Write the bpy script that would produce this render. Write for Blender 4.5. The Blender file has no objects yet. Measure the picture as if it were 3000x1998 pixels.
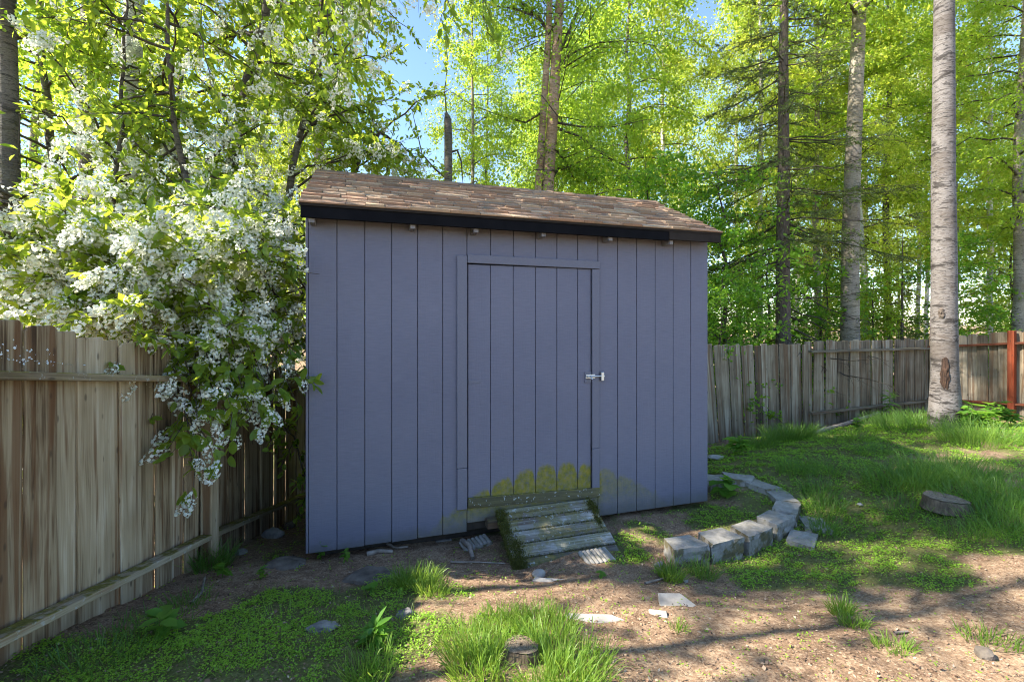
import bpy, bmesh, math, random
import numpy as np
from mathutils import Vector, Matrix, Euler

R = math.radians
random.seed(7)
sc = bpy.context.scene
col = sc.collection

# ------------------------------------------------------------------ camera, sky, sun
CH = 1.45                       # eye height above the ground at the camera
F = 16.0 / 36.0                 # focal length over sensor width
cam_d = bpy.data.cameras.new('camera')
cam_d.lens = 16.0
cam_d.sensor_width = 36.0
cam_d.shift_y = -0.0173
cam_d.clip_end = 2000.0
cam_d.clip_start = 0.05
cam = bpy.data.objects.new('camera', cam_d)
cam.location = (0, 0, CH)
cam.rotation_euler = (R(90), 0, 0)
col.objects.link(cam)
sc.camera = cam

SUN_EL, SUN_AZ = 42.0, -103.0     # azimuth clockwise from +Y
world = bpy.data.worlds.new('World')
sc.world = world
world.use_nodes = True
wn = world.node_tree
sky = wn.nodes.new('ShaderNodeTexSky')
sky.sky_type = 'NISHITA'
sky.sun_disc = False
sky.sun_elevation = R(SUN_EL)
sky.sun_rotation = R(SUN_AZ)
sky.air_density = 1.0
sky.dust_density = 0.1
sky.ozone_density = 3.0
wn.nodes['Background'].inputs['Strength'].default_value = 0.12
wn.links.new(sky.outputs[0], wn.nodes['Background'].inputs['Color'])

sun_d = bpy.data.lights.new('sun', 'SUN')
sun_d.energy = 5.0
sun_d.angle = R(0.53)
sun_d.color = (1.0, 0.93, 0.80)
sun = bpy.data.objects.new('sun', sun_d)
sv = Vector((math.sin(R(SUN_AZ)) * math.cos(R(SUN_EL)), math.cos(R(SUN_AZ)) * math.cos(R(SUN_EL)), math.sin(R(SUN_EL))))
sun.rotation_euler = (-sv).to_track_quat('-Z', 'Y').to_euler()
sun.location = sv * 40
col.objects.link(sun)

vs = sc.view_settings
vs.view_transform = 'Standard'
vs.look = 'None'
vs.gamma = 1.0
vs.use_curve_mapping = False
vs.exposure = 1.82

cy = sc.cycles
cy.use_denoising = True
cy.max_bounces = 5
cy.diffuse_bounces = 3
cy.glossy_bounces = 2
cy.transmission_bounces = 3
cy.transparent_max_bounces = 4
cy.caustics_reflective = False
cy.caustics_refractive = False
cy.use_adaptive_sampling = True
cy.adaptive_threshold = 0.02
cy.filter_width = 1.05

# ------------------------------------------------------------------ small helpers
def W(x, y, h):
    return Vector((x, y, h + CH))

def tag(o, label=None, cat=None, group=None, kind=None):
    if label: o['label'] = label
    if cat: o['category'] = cat
    if group: o['group'] = group
    if kind: o['kind'] = kind
    return o

def add(name, me, mat=None, parent=None, loc=(0, 0, 0), rot=(0, 0, 0), scale=None):
    if mat is not None and len(me.materials) == 0:
        me.materials.append(mat)
    o = bpy.data.objects.new(name, me)
    col.objects.link(o)
    o.location = loc
    o.rotation_euler = rot
    if scale is not None:
        o.scale = scale
    if parent is not None:
        o.parent = parent
    return o

def empty(name, loc=(0, 0, 0), rz=0.0):
    o = bpy.data.objects.new(name, None)
    o.empty_display_size = 0.2
    col.objects.link(o)
    o.location = loc
    o.rotation_euler = (0, 0, rz)
    return o

def mesh_np(name, V, Q, smooth=False, attr=None):
    V = np.asarray(V, dtype=np.float32); Q = np.asarray(Q, dtype=np.int32)
    k = Q.shape[1]
    me = bpy.data.meshes.new(name)
    me.vertices.add(len(V)); me.vertices.foreach_set('co', V.ravel())
    me.loops.add(Q.size); me.loops.foreach_set('vertex_index', Q.ravel())
    me.polygons.add(len(Q))
    me.polygons.foreach_set('loop_start', np.arange(0, Q.size, k, dtype=np.int32))
    if smooth:
        me.polygons.foreach_set('use_smooth', np.ones(len(Q), dtype=bool))
    if attr is not None:
        for an, av in attr.items():
            a = me.attributes.new(an, 'FLOAT', 'POINT')
            a.data.foreach_set('value', np.asarray(av, dtype=np.float32))
    me.update(calc_edges=True)
    return me

def box_mesh(name, x0, x1, y0, y1, z0, z1, bev=0.0, seg=1):
    bm = bmesh.new()
    bmesh.ops.create_cube(bm, size=1.0)
    for v in bm.verts:
        v.co.x = x0 + (v.co.x + .5) * (x1 - x0)
        v.co.y = y0 + (v.co.y + .5) * (y1 - y0)
        v.co.z = z0 + (v.co.z + .5) * (z1 - z0)
    if bev > 0:
        bmesh.ops.bevel(bm, geom=list(bm.edges), offset=bev, segments=seg, affect='EDGES', clamp_overlap=True)
    me = bpy.data.meshes.new(name)
    bm.to_mesh(me); bm.free()
    return me

def prism_mesh(name, pts, y0, y1, bev=0.0):
    """outline pts (x,z) extruded along y"""
    bm = bmesh.new()
    a = [bm.verts.new((p[0], y0, p[1])) for p in pts]
    f = bm.faces.new(a)
    r = bmesh.ops.extrude_face_region(bm, geom=[f])
    for v in r['geom']:
        if isinstance(v, bmesh.types.BMVert):
            v.co.y = y1
    bmesh.ops.recalc_face_normals(bm, faces=bm.faces)
    if bev > 0:
        bmesh.ops.bevel(bm, geom=list(bm.edges), offset=bev, segments=1, affect='EDGES', clamp_overlap=True)
    me = bpy.data.meshes.new(name)
    bm.to_mesh(me); bm.free()
    return me

class Tubes:
    def __init__(s): s.V = []; s.Q = []; s.n = 0
    def add(s, P, rad, sides=6):
        P = np.asarray(P, float); rad = np.asarray(rad, float)
        k = len(P)
        T = np.gradient(P, axis=0)
        T /= np.linalg.norm(T, axis=1, keepdims=True) + 1e-9
        ref = np.array([0, 0, 1.0]) if abs(T[0, 2]) < .9 else np.array([1.0, 0, 0])
        A = np.cross(T, ref); A /= np.linalg.norm(A, axis=1, keepdims=True) + 1e-9
        B = np.cross(T, A)
        an = np.linspace(0, 2 * math.pi, sides, endpoint=False)
        ring = (A[:, None] * np.cos(an)[None, :, None] + B[:, None] * np.sin(an)[None, :, None]) * rad[:, None, None]
        s.V.append((P[:, None] + ring).reshape(-1, 3))
        i = np.arange(k - 1)[:, None] * sides; j = np.arange(sides)[None, :]; j2 = (j + 1) % sides
        q = np.stack([i + j, i + j2, i + sides + j2, i + sides + j], -1).reshape(-1, 4) + s.n
        s.Q.append(q); s.n += k * sides
        return s
    def mesh(s, name):
        return mesh_np(name, np.concatenate(s.V), np.concatenate(s.Q), smooth=True)

def unit(a):
    return a / (np.linalg.norm(a, axis=-1, keepdims=True) + 1e-9)

def leaf_arrays(base, d, nrm, L, Wd, six=False, fold=0.12, curl=0.0):
    d = unit(d); s_ = unit(np.cross(d, nrm)); n = np.cross(s_, d)
    L = np.asarray(L).reshape(-1, 1) * np.ones((len(base), 1)); Wd = np.asarray(Wd).reshape(-1, 1) * np.ones((len(base), 1))
    if not six:
        v = np.stack([base, base + d * L * .45 + s_ * Wd * .5 + n * Wd * fold,
                      base + d * L - n * L * curl, base + d * L * .45 - s_ * Wd * .5 + n * Wd * fold], 1)
        q = np.arange(len(base) * 4).reshape(-1, 4)
        return v.reshape(-1, 3), q
    v = np.stack([base, base + d * L * .28 + s_ * Wd * .40 + n * Wd * fold, base + d * L * .66 + s_ * Wd * .42 + n * (Wd * fold - L * curl * .4),
                  base + d * L - n * L * curl, base + d * L * .66 - s_ * Wd * .42 + n * (Wd * fold - L * curl * .4), base + d * L * .28 - s_ * Wd * .40 + n * Wd * fold], 1)
    i = np.arange(len(base))[:, None] * 6
    q = np.concatenate([i + np.array([[0, 1, 2, 3]]), i + np.array([[0, 3, 4, 5]])], 0)
    return v.reshape(-1, 3), q

def cat_geo(lst):
    V = []; Q = []; n = 0
    for v, q in lst:
        V.append(v); Q.append(q + n); n += len(v)
    return np.concatenate(V), np.concatenate(Q)

# value noise
_rt = np.random.RandomState(11).rand(256, 256)
def vnoise(x, y):
    xi = np.floor(x).astype(int); yi = np.floor(y).astype(int)
    fx = x - xi; fy = y - yi
    fx = fx * fx * (3 - 2 * fx); fy = fy * fy * (3 - 2 * fy)
    a = _rt[xi % 256, yi % 256]; b = _rt[(xi + 1) % 256, yi % 256]
    c = _rt[xi % 256, (yi + 1) % 256]; d = _rt[(xi + 1) % 256, (yi + 1) % 256]
    return (a * (1 - fx) + b * fx) * (1 - fy) + (c * (1 - fx) + d * fx) * fy
def fbm(x, y, o=4):
    t = 0; a = .5; s_ = 0
    for k in range(o):
        t = t + a * vnoise(x * 2 ** k + 17.3 * k, y * 2 ** k + 5.1 * k); s_ += a; a *= .5
    return t / s_

# ------------------------------------------------------------------ terrain (heights relative to the eye)
CP = np.array([
    (0, 0, -1.44), (0, 1.5, -1.45), (0, 2.1, -1.51), (-1.2, 2.1, -1.51), (1.5, 2, -1.50), (3, 2, -1.48), (-1.2, 1.0, -1.44), (2.5, .6, -1.44), (-4, 0, -1.4), (5, 0, -1.40),
    (-2.26, 2.0, -1.51), (-2.3, 2.7, -1.66), (-2.36, 3.46, -1.83), (-2.45, 4.5, -2.08), (-2.5, 5.58, -2.3), (-2.7, 7, -2.4), (-2.0, 4.2, -1.98), (-2.2, 5.4, -2.28),
    (-1.54, 3.35, -1.81), (-.5, 3.6, -1.83), (.1, 3.35, -1.815), (.85, 3.6, -1.82), (.4, 2.9, -1.71), (-.9, 2.8, -1.68), (1.9, 4.4, -1.82), (-1, 4.6, -1.9), (.5, 4.8, -1.86), (1.6, 5.6, -1.86), (1.3, 4.0, -1.82),
    (1.37, 3.38, -1.86), (1.9, 3.5, -1.86), (2.1, 4.2, -1.80), (2.2, 3.7, -1.85), (2.9, 3.8, -1.80), (2.0, 3.0, -1.76), (2.75, 5, -1.62), (3.58, 3.77, -1.51), (3.4, 3.0, -1.52), (6, 6.3, -1.41), (4.5, 5.2, -1.47), (5, 3.5, -1.42), (8, 5, -1.4),
    (3.2, 7.4, -1.97), (2.7, 6.2, -1.80), (5.4, 8.3, -1.96), (8.5, 9.2, -1.77), (9, 8, -1.65), (4.3, 7.0, -1.78), (1.4, 6.6, -2.0), (6.5, 7.4, -1.62),
    (10.5, 5, -1.45), (0, 8, -2.15), (5, 11, -2.1), (-5, 3, -1.8), (-5, 6, -2.3), (-10, 8, -2.3), (10, 14, -2.0), (-3, 14, -2.2)], float)
def _k(r): return r
_D = np.linalg.norm(CP[:, None, :2] - CP[None, :, :2], axis=2)
_c0 = -1.9
_w = np.linalg.solve(_k(_D) + np.eye(len(CP)) * 1e-3, CP[:, 2] - _c0)
def hgt(x, y, bump=True):
    x = np.asarray(x, float); y = np.asarray(y, float)
    sh = x.shape; xf = x.ravel(); yf = y.ravel()
    cx, cyy = np.clip(xf, -14, 15), np.clip(yf, -6, 18)
    out = np.empty(len(xf))
    for i in range(0, len(xf), 20000):
        dd = np.hypot(cx[i:i + 20000, None] - CP[None, :, 0], cyy[i:i + 20000, None] - CP[None, :, 1])
        out[i:i + 20000] = _c0 + _k(dd) @ _w
    far = np.clip((np.hypot(xf, yf - 4) - 12) / 14, 0, 1)
    out = out * (1 - far) + (-2.1) * far
    if bump:
        out = out + (fbm(xf * 1.7 + 40, yf * 1.7 + 9, 4) - .5) * .07 + (fbm(xf * 9 + 3, yf * 9 + 77, 2) - .5) * .022
    return out.reshape(sh)
def H1(x, y):
    return float(hgt(np.array([x]), np.array([y]))[0])
def gz(x, y):                       # world height of the ground
    return H1(x, y) + CH
def G(px, py):                      # where the sight line through a point of the photograph (3000 px wide) meets the ground
    a = (px - 1500) / 1333.33; b = (947 - py) / 1333.33
    t = np.arange(.9, 30, .01)
    z = hgt(a * t, t)
    i = int(np.argmax(b * t < z))
    return Vector((a * t[i], t[i], z[i] + CH))

# ------------------------------------------------------------------ materials
class NT:
    def __init__(s, name):
        m = bpy.data.materials.new(name); m.use_nodes = True
        s.m = m; s.t = m.node_tree; s.b = s.t.nodes['Principled BSDF']; s.out = s.t.nodes['Material Output']
        s.b.inputs['Specular IOR Level'].default_value = 0.3
    def node(s, typ, **kw):
        n = s.t.nodes.new('ShaderNode' + typ)
        for k, v in kw.items():
            if hasattr(n, k): setattr(n, k, v)
        return n
    def link(s, a, b): s.t.links.new(a, b)
    def put(s, v, sock):
        if hasattr(v, 'is_output') or isinstance(v, bpy.types.NodeSocket): s.link(v, sock)
        else: sock.default_value = v
    def math(s, op, a, b=None, c=None, clamp=False):
        n = s.node('Math', operation=op); n.use_clamp = clamp
        s.put(a, n.inputs[0])
        if b is not None: s.put(b, n.inputs[1])
        if c is not None: s.put(c, n.inputs[2])
        return n.outputs[0]
    def noise(s, vec, scale=5, detail=4, rough=.55, dist=0.0, out='Fac'):
        n = s.node('TexNoise'); n.inputs['Scale'].default_value = scale; n.inputs['Detail'].default_value = detail
        n.inputs['Roughness'].default_value = rough; n.inputs['Distortion'].default_value = dist
        if vec is not None: s.link(vec, n.inputs['Vector'])
        return n.outputs[out]
    def voronoi(s, vec, scale=5, feature='F1', out='Distance'):
        n = s.node('TexVoronoi'); n.feature = feature; n.inputs['Scale'].default_value = scale
        if vec is not None: s.link(vec, n.inputs['Vector'])
        return n.outputs[out]
    def ramp(s, fac, stops, interp='LINEAR'):
        n = s.node('ValToRGB'); cr = n.color_ramp; cr.interpolation = interp
        while len(cr.elements) > 1: cr.elements.remove(cr.elements[-1])
        for i, (p, c) in enumerate(stops):
            e = cr.elements[0] if i == 0 else cr.elements.new(p)
            e.position = p; e.color = (*c, 1) if len(c) == 3 else c
        s.put(fac, n.inputs[0])
        return n.outputs[0]
    def step(s, v, lo, hi):
        n = s.node('MapRange'); n.interpolation_type = 'SMOOTHSTEP'
        s.put(v, n.inputs[0]); s.put(lo, n.inputs[1]); s.put(hi, n.inputs[2])
        return n.outputs[0]
    def mix(s, f, a, b, mode='MIX'):
        n = s.node('MixRGB', blend_type=mode)
        s.put(f, n.inputs[0])
        for v, k in ((a, 1), (b, 2)):
            if isinstance(v, tuple): n.inputs[k].default_value = (*v, 1) if len(v) == 3 else v
            else: s.link(v, n.inputs[k])
        return n.outputs[0]
    def coord(s, kind='Object', obj=None, scale=None, offset=None):
        n = s.node('TexCoord')
        if obj is not None: n.object = obj
        v = n.outputs[kind]
        if offset is not None:
            a = s.node('VectorMath', operation='ADD'); s.link(v, a.inputs[0]); s.link(offset, a.inputs[1]); v = a.outputs[0]
        if scale is not None:
            mp = s.node('Mapping'); mp.inputs['Scale'].default_value = scale; s.link(v, mp.inputs['Vector']); v = mp.outputs[0]
        return v
    def orand(s): return s.node('ObjectInfo').outputs['Random']
    def rndvec(s, k=37.0):
        r = s.orand(); c = s.node('CombineXYZ')
        s.put(s.math('MULTIPLY', r, k), c.inputs[0]); s.put(s.math('MULTIPLY', r, k * 1.7), c.inputs[1]); s.put(s.math('MULTIPLY', r, k * 2.3), c.inputs[2])
        return c.outputs[0]
    def col(s, v):
        if isinstance(v, tuple): s.b.inputs['Base Color'].default_value = (*v, 1)
        else: s.link(v, s.b.inputs['Base Color'])
        return s
    def rough(s, v): s.put(v, s.b.inputs['Roughness']); return s
    def bump(s, h, strength=.5, dist=.01):
        n = s.node('Bump'); n.inputs['Strength'].default_value = strength; n.inputs['Distance'].default_value = dist
        s.link(h, n.inputs['Height']); s.link(n.outputs[0], s.b.inputs['Normal']); return s

def leaf_mat(name, ca, cb, ta, tb, trans=.5, rough=.45, ovar=.25, spec=.35):
    k = NT(name)
    isl = k.node('NewGeometry').outputs['Random Per Island']
    o = k.orand()
    f = k.math('ADD', k.math('MULTIPLY', isl, 1 - ovar), k.math('MULTIPLY', o, ovar))
    k.col(k.mix(f, ca, cb)); k.rough(rough); k.b.inputs['Specular IOR Level'].default_value = spec
    tr = k.node('BsdfTranslucent'); k.link(k.mix(f, ta, tb), tr.inputs[0])
    mx = k.node('MixShader'); mx.inputs[0].default_value = trans
    k.link(k.b.outputs[0], mx.inputs[1]); k.link(tr.outputs[0], mx.inputs[2]); k.link(mx.outputs[0], k.out.inputs[0])
    return k.m

M = {}
M['birch_leaf'] = leaf_mat('birch_leaf', (.10, .195, .022), (.20, .29, .035), (.42, .64, .04), (.70, .80, .08), .56)
M['sun_leaf'] = leaf_mat('sunlit_birch_leaf', (.15, .24, .028), (.27, .335, .045), (.60, .74, .06), (.86, .86, .12), .58)  # brighter copy of the birch leaf, sunlight put into its colour
M['alder_leaf'] = leaf_mat('alder_leaf', (.055, .145, .020), (.13, .24, .03), (.25, .56, .035), (.50, .72, .06), .54)
M['cherry_leaf'] = leaf_mat('cherry_leaf', (.06, .135, .022), (.15, .24, .04), (.42, .60, .04), (.74, .78, .07), .54, .38)
M['needle'] = leaf_mat('spruce_needle', (.045, .085, .02), (.12, .16, .035), (.08, .14, .03), (.2, .26, .05), .3, .6)
M['dry_needle'] = leaf_mat('olive_needle', (.10, .12, .03), (.21, .22, .05), (.16, .2, .04), (.34, .36, .08), .35, .6)
M['blossom'] = leaf_mat('white_blossom', (.78, .80, .70), (.88, .88, .82), (.75, .77, .6), (.88, .88, .76), .42, .6)
M['grass'] = leaf_mat('grass_blade', (.08, .18, .022), (.20, .30, .045), (.24, .44, .04), (.46, .60, .08), .42, .45)
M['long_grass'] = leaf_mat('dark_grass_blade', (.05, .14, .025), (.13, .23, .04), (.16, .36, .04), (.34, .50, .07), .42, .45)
M['cover'] = leaf_mat('ground_cover_leaf', (.15, .32, .025), (.30, .47, .05), (.34, .64, .035), (.60, .80, .08), .40, .5)
M['weed'] = leaf_mat('weed_leaf', (.08, .20, .03), (.16, .29, .04), (.22, .48, .04), (.40, .62, .07), .45, .4)

def m_siding(shed):
    k = NT('slate_blue_siding_paint')
    v = k.coord('Object', shed)
    sx = k.node('SeparateXYZ'); k.link(v, sx.inputs[0]); x, z = sx.outputs[0], sx.outputs[2]
    big = k.noise(v, 1.4, 3)
    grain_v = k.node('Mapping'); grain_v.inputs['Scale'].default_value = (70, 70, 5); k.link(v, grain_v.inputs['Vector'])
    grain = k.noise(grain_v.outputs[0], 1.0, 4, .6, .6)
    saw_v = k.node('Mapping'); saw_v.inputs['Scale'].default_value = (10, 10, 140); k.link(v, saw_v.inputs['Vector'])
    saw = k.noise(saw_v.outputs[0], 1.0, 3, .6)
    base = k.ramp(big, [(.25, (.122, .122, .167)), (.75, (.150, .147, .193))])
    base = k.mix(.22, base, k.ramp(saw, [(.3, (.09, .09, .126)), (.7, (.195, .19, .255))]))
    # algae round the threshold: an arc on each board
    fr = k.math('SUBTRACT', k.math('FRACT', k.math('DIVIDE', k.math('SUBTRACT', x, 1.219), .2032)), .5)
    arch = k.math('SUBTRACT', 1.0, k.math('MULTIPLY', k.math('POWER', k.math('MULTIPLY', k.math('ABSOLUTE', fr), 2.0), 5.0), .55))
    e = k.math('SUBTRACT', .275, k.math('MULTIPLY', k.math('POWER', k.math('ABSOLUTE', k.math('SUBTRACT', x, 2.02)), 2.0), .37))
    n1 = k.noise(v, 22, 5, .65); n2 = k.noise(v, 90, 3, .6)
    top = k.math('ADD', k.math('MULTIPLY', e, arch), k.math('MULTIPLY', k.math('SUBTRACT', n1, .5), .07))
    d = k.math('SUBTRACT', top, k.math('SUBTRACT', z, .235))
    m = k.step(d, -.004, .05)
    right = k.step(x, 2.45, 2.5)
    m = k.math('MULTIPLY', m, k.math('SUBTRACT', 1.0, k.math('MULTIPLY', right, .45)))
    low = k.step(z, .0, .25)
    m = k.math('MULTIPLY', m, k.math('ADD', .25, k.math('MULTIPLY', low, .75)))
    m = k.math('MULTIPLY', m, k.math('ADD', .55, k.math('MULTIPLY', k.step(n1, .3, .6), .45)), clamp=True)
    alg = k.ramp(k.noise(v, 16, 4, .7), [(.30, (.09, .085, .06)), (.43, (.14, .135, .018)), (.6, (.22, .185, .022)), (.78, (.26, .15, .035))])
    c = k.mix(m, base, alg)
    # grime along the bottom edge
    g = k.math('MULTIPLY', k.math('SUBTRACT', 1.0, k.step(k.math('ADD', z, k.math('MULTIPLY', k.noise(v, 9, 4), .16)), .05, .20)), .55)
    c = k.mix(g, c, (.085, .085, .06))
    wht = k.math('MULTIPLY', k.step(n2, .70, .74), k.step(d, 0, .06))
    c = k.mix(k.math('MULTIPLY', wht, .55), c, (.35, .36, .36))
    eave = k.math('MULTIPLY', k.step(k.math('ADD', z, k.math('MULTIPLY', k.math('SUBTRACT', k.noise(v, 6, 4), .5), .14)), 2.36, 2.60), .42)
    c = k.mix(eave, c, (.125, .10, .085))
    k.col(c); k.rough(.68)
    k.bump(k.math('ADD', k.math('MULTIPLY', saw, .8), k.math('MULTIPLY', grain, .6)), .55, .004)
    return k.m

def m_wood(name, stops, moss=0.0, lichen=0.0, grain=(55, 55, 2.2), bumpd=.004, axis='Z', var=.5):
    k = NT(name)
    v = k.coord('Object', None, None, k.rndvec())
    sc_ = {'Z': grain, 'X': (grain[2], grain[0], grain[1]), 'Y': (grain[0], grain[2], grain[1])}[axis]
    mp = k.node('Mapping'); mp.inputs['Scale'].default_value = sc_; k.link(v, mp.inputs['Vector'])
    wob = k.noise(v, 2.2, 2)
    g = k.noise(mp.outputs[0], 1.0, 6, .62, 1.1)
    mp2 = k.node('Mapping'); mp2.inputs['Scale'].default_value = tuple(a * .22 for a in sc_); k.link(v, mp2.inputs['Vector'])
    g2 = k.noise(mp2.outputs[0], 1.0, 3, .5, .8)
    f = k.math('ADD', k.math('MULTIPLY', g, .5), k.math('MULTIPLY', g2, .5))
    f = k.math('ADD', f, k.math('MULTIPLY', k.math('SUBTRACT', k.orand(), .5), .30 * var))
    f = k.math('ADD', f, k.math('MULTIPLY', k.math('SUBTRACT', wob, .5), .34))
    c = k.ramp(f, stops)
    mp4 = k.node('Mapping'); mp4.inputs['Scale'].default_value = tuple(a * .34 if a > 10 else .7 for a in sc_); k.link(v, mp4.inputs['Vector'])
    st = k.noise(mp4.outputs[0], 1.0, 3, .55, .5)
    c = k.mix(k.math('MULTIPLY', k.step(st, .52, .64), .75), c, tuple(a * b for a, b in zip(stops[1][1], (.85, .62, .5))))
    mp3 = k.node('Mapping'); mp3.inputs['Scale'].default_value = tuple(5.5 if a < 10 else 14 for a in sc_); k.link(v, mp3.inputs['Vector'])
    kn = k.voronoi(mp3.outputs[0], 1.0)
    kf = k.math('SUBTRACT', 1.0, k.step(kn, .05, .16))
    c = k.mix(k.math('MULTIPLY', kf, .6), c, (.05, .035, .025))
    if moss > 0:
        n = k.noise(v, 7, 5, .65)
        geo = k.node('NewGeometry'); sp = k.node('SeparateXYZ'); k.link(geo.outputs['Normal'], sp.inputs[0])
        up = k.step(sp.outputs[2], .3, .8)
        mm = k.math('MULTIPLY', k.math('MULTIPLY', k.step(n, .40, .52), moss), k.math('ADD', .12, k.math('MULTIPLY', up, .88)), clamp=True)
        c = k.mix(mm, c, k.ramp(k.noise(v, 45, 3), [(.3, (.07, .075, .012)), (.7, (.24, .20, .03))]))
    if lichen > 0:
        n = k.noise(v, 34, 4, .6)
        c = k.mix(k.math('MULTIPLY', k.step(n, .60, .66), lichen), c, (.42, .46, .47))
    k.col(c); k.rough(.85); k.b.inputs['Specular IOR Level'].default_value = .15
    k.bump(f, .8, bumpd)
    return k.m

WOOD = [(.30, (.055, .034, .020)), (.38, (.17, .112, .064)), (.47, (.30, .225, .138)), (.60, (.39, .305, .198)), (.76, (.55, .465, .35))]
M['picket'] = m_wood('weathered_picket', WOOD, .0, .0, var=.75)
WOODG = [(.28, (.07, .052, .036)), (.42, (.165, .13, .09)), (.55, (.26, .215, .155)), (.75, (.40, .35, .275))]
M['picket_far'] = m_wood('grey_weathered_picket', WOODG, var=1.0)
M['rail_y'] = m_wood('mossy_rail', [(.28, (.08, .055, .034)), (.5, (.27, .215, .14)), (.75, (.44, .38, .28))], .9, .35, axis='Y')
M['rail_x'] = m_wood('weathered_rail', [(.28, (.05, .036, .025)), (.5, (.15, .12, .09)), (.75, (.27, .24, .19))], .3, .0, axis='X')
M['red_wood'] = m_wood('red_stained_wood', [(.28, (.10, .025, .012)), (.5, (.22, .055, .025)), (.75, (.33, .10, .05))])
M['red_rail'] = m_wood('red_stained_rail', [(.28, (.07, .025, .014)), (.5, (.15, .05, .028)), (.75, (.25, .10, .06))], axis='X')
M['ramp'] = m_wood('mossy_ramp_plank', [(.28, (.045, .04, .034)), (.40, (.11, .10, .085)), (.50, (.19, .175, .15)), (.58, (.28, .265, .235)), (.68, (.52, .51, .48))], .5, .5, axis='X', bumpd=.006)
M['threshold'] = m_wood('algae_stained_trim', [(.3, (.045, .04, .028)), (.5, (.085, .08, .05)), (.7, (.14, .125, .07))], .75, .7, axis='X')

def m_simple(name, c1, c2, scale=8, rough=.7, bump=.3, bd=.004, sc_=None, detail=5, spec=.3):
    k = NT(name)
    v = k.coord('Object', None, sc_, k.rndvec())
    n = k.noise(v, scale, detail, .6)
    k.col(k.ramp(n, [(.3, c1), (.7, c2)])); k.rough(rough); k.b.inputs['Specular IOR Level'].default_value = spec
    if bump: k.bump(n, bump, bd)
    return k.m
M['trim'] = m_simple('slate_trim_paint', (.118, .117, .153), (.157, .154, .195), 5, .6, .3, .003, (12, 12, 90))
M['fascia'] = m_simple('black_fascia_paint', (.004, .004, .0055), (.008, .0078, .0095), 6, .85, spec=.08)
M['fascia_brown'] = m_simple('brown_fascia_paint', (.020, .016, .014), (.036, .029, .025), 6, .85, spec=.08)
M['rafter'] = m_simple('painted_rafter_tail', (.13, .12, .13), (.24, .22, .22), 12)
M['soffit'] = m_simple('bare_plywood', (.10, .07, .045), (.18, .13, .09), 10)
M['dark'] = m_simple('under_floor_timber', (.03, .025, .02), (.07, .055, .045), 10)
k = NT('galvanised_steel'); k.b.inputs['Metallic'].default_value = .9; k.col((.62, .63, .64)); k.rough(.38); M['steel'] = k.m
M['stone'] = m_simple('grey_stone', (.12, .11, .10), (.32, .30, .28), 14, .85, .8, .01)
M['pale_stone'] = m_simple('pale_stone', (.22, .20, .18), (.42, .39, .35), 7, .85, .5, .006)
M['dark_stone'] = m_simple('earthy_dark_stone', (.06, .05, .04), (.20, .165, .135), 9, .9, .9, .015)
M['cut_wood'] = m_simple('grey_cut_wood', (.12, .08, .05), (.27, .19, .13), 18, .9, .7, .006, (3, 1, 1))
M['stump_bark'] = m_simple('stump_bark', (.055, .04, .028), (.20, .15, .10), 16, .95, .9, .012, (2.5, 2.5, .6))
k = NT('weathered_cut_face'); v = k.coord('Object'); ws = k.node('TexWave'); ws.wave_type = 'RINGS'; ws.rings_direction = 'Z'
ws.inputs['Scale'].default_value = 34; ws.inputs['Distortion'].default_value = 5; ws.inputs['Detail'].default_value = 4; ws.inputs['Detail Scale'].default_value = 1.5; k.link(v, ws.inputs['Vector'])
nn = k.noise(v, 40, 4, .7)
f = k.math('ADD', k.math('MULTIPLY', ws.outputs['Fac'], .14), k.math('MULTIPLY', nn, .80))
k.col(k.ramp(f, [(.25, (.07, .05, .035)), (.5, (.22, .165, .115)), (.75, (.36, .29, .215))])); k.rough(.95); k.bump(f, .8, .006); M['cut_face'] = k.m
M['stick'] = m_simple('dead_wood', (.13, .10, .08), (.36, .31, .26), 16, .9, .6, .004)

def m_block():
    k = NT('concrete_wall_block')
    v = k.coord('Object', None, None, k.rndvec())
    n = k.noise(v, 28, 6, .7); b = k.noise(v, 5, 4)
    c = k.ramp(k.math('ADD', k.math('MULTIPLY', n, .5), k.math('MULTIPLY', b, .5)), [(.3, (.16, .148, .13)), (.5, (.28, .262, .235)), (.72, (.41, .39, .36))])
    geo = k.node('NewGeometry'); sp = k.node('SeparateXYZ'); k.link(geo.outputs['Normal'], sp.inputs[0])
    side = k.math('SUBTRACT', 1.0, k.step(sp.outputs[2], .2, .7))
    mm = k.math('MULTIPLY', k.step(k.noise(v, 8, 5, .65), .48, .6), k.math('ADD', .22, k.math('MULTIPLY', side, .6)))
    c = k.mix(mm, c, k.ramp(k.noise(v, 30, 3), [(.3, (.06, .055, .02)), (.7, (.16, .12, .04))]))
    k.col(c); k.rough(.9); k.bump(n, .9, .01)
    return k.m
M['block'] = m_block()

def m_shingle():
    k = NT('asphalt_shingle')
    r = k.orand()
    base = k.ramp(r, [(0, (.24, .155, .105)), (.2, (.38, .24, .16)), (.4, (.28, .155, .10)), (.6, (.52, .37, .25)), (.78, (.18, .12, .088)), (.9, (.37, .21, .14)), (1, (.46, .31, .205))])
    v = k.coord('Object', None, None, k.rndvec())
    n = k.noise(v, 160, 3, .7); b = k.noise(v, 12, 4, .6)
    c = k.mix(.25, base, k.ramp(n, [(.3, (.06, .045, .035)), (.7, (.46, .34, .24))]))
    c = k.mix(k.math('MULTIPLY', k.step(b, .5, .75), .45), c, (.10, .09, .06))
    k.col(c); k.rough(.92); k.b.inputs['Specular IOR Level'].default_value = .12; k.bump(n, .7, .003)
    return k.m
M['shingle'] = m_shingle()

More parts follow.
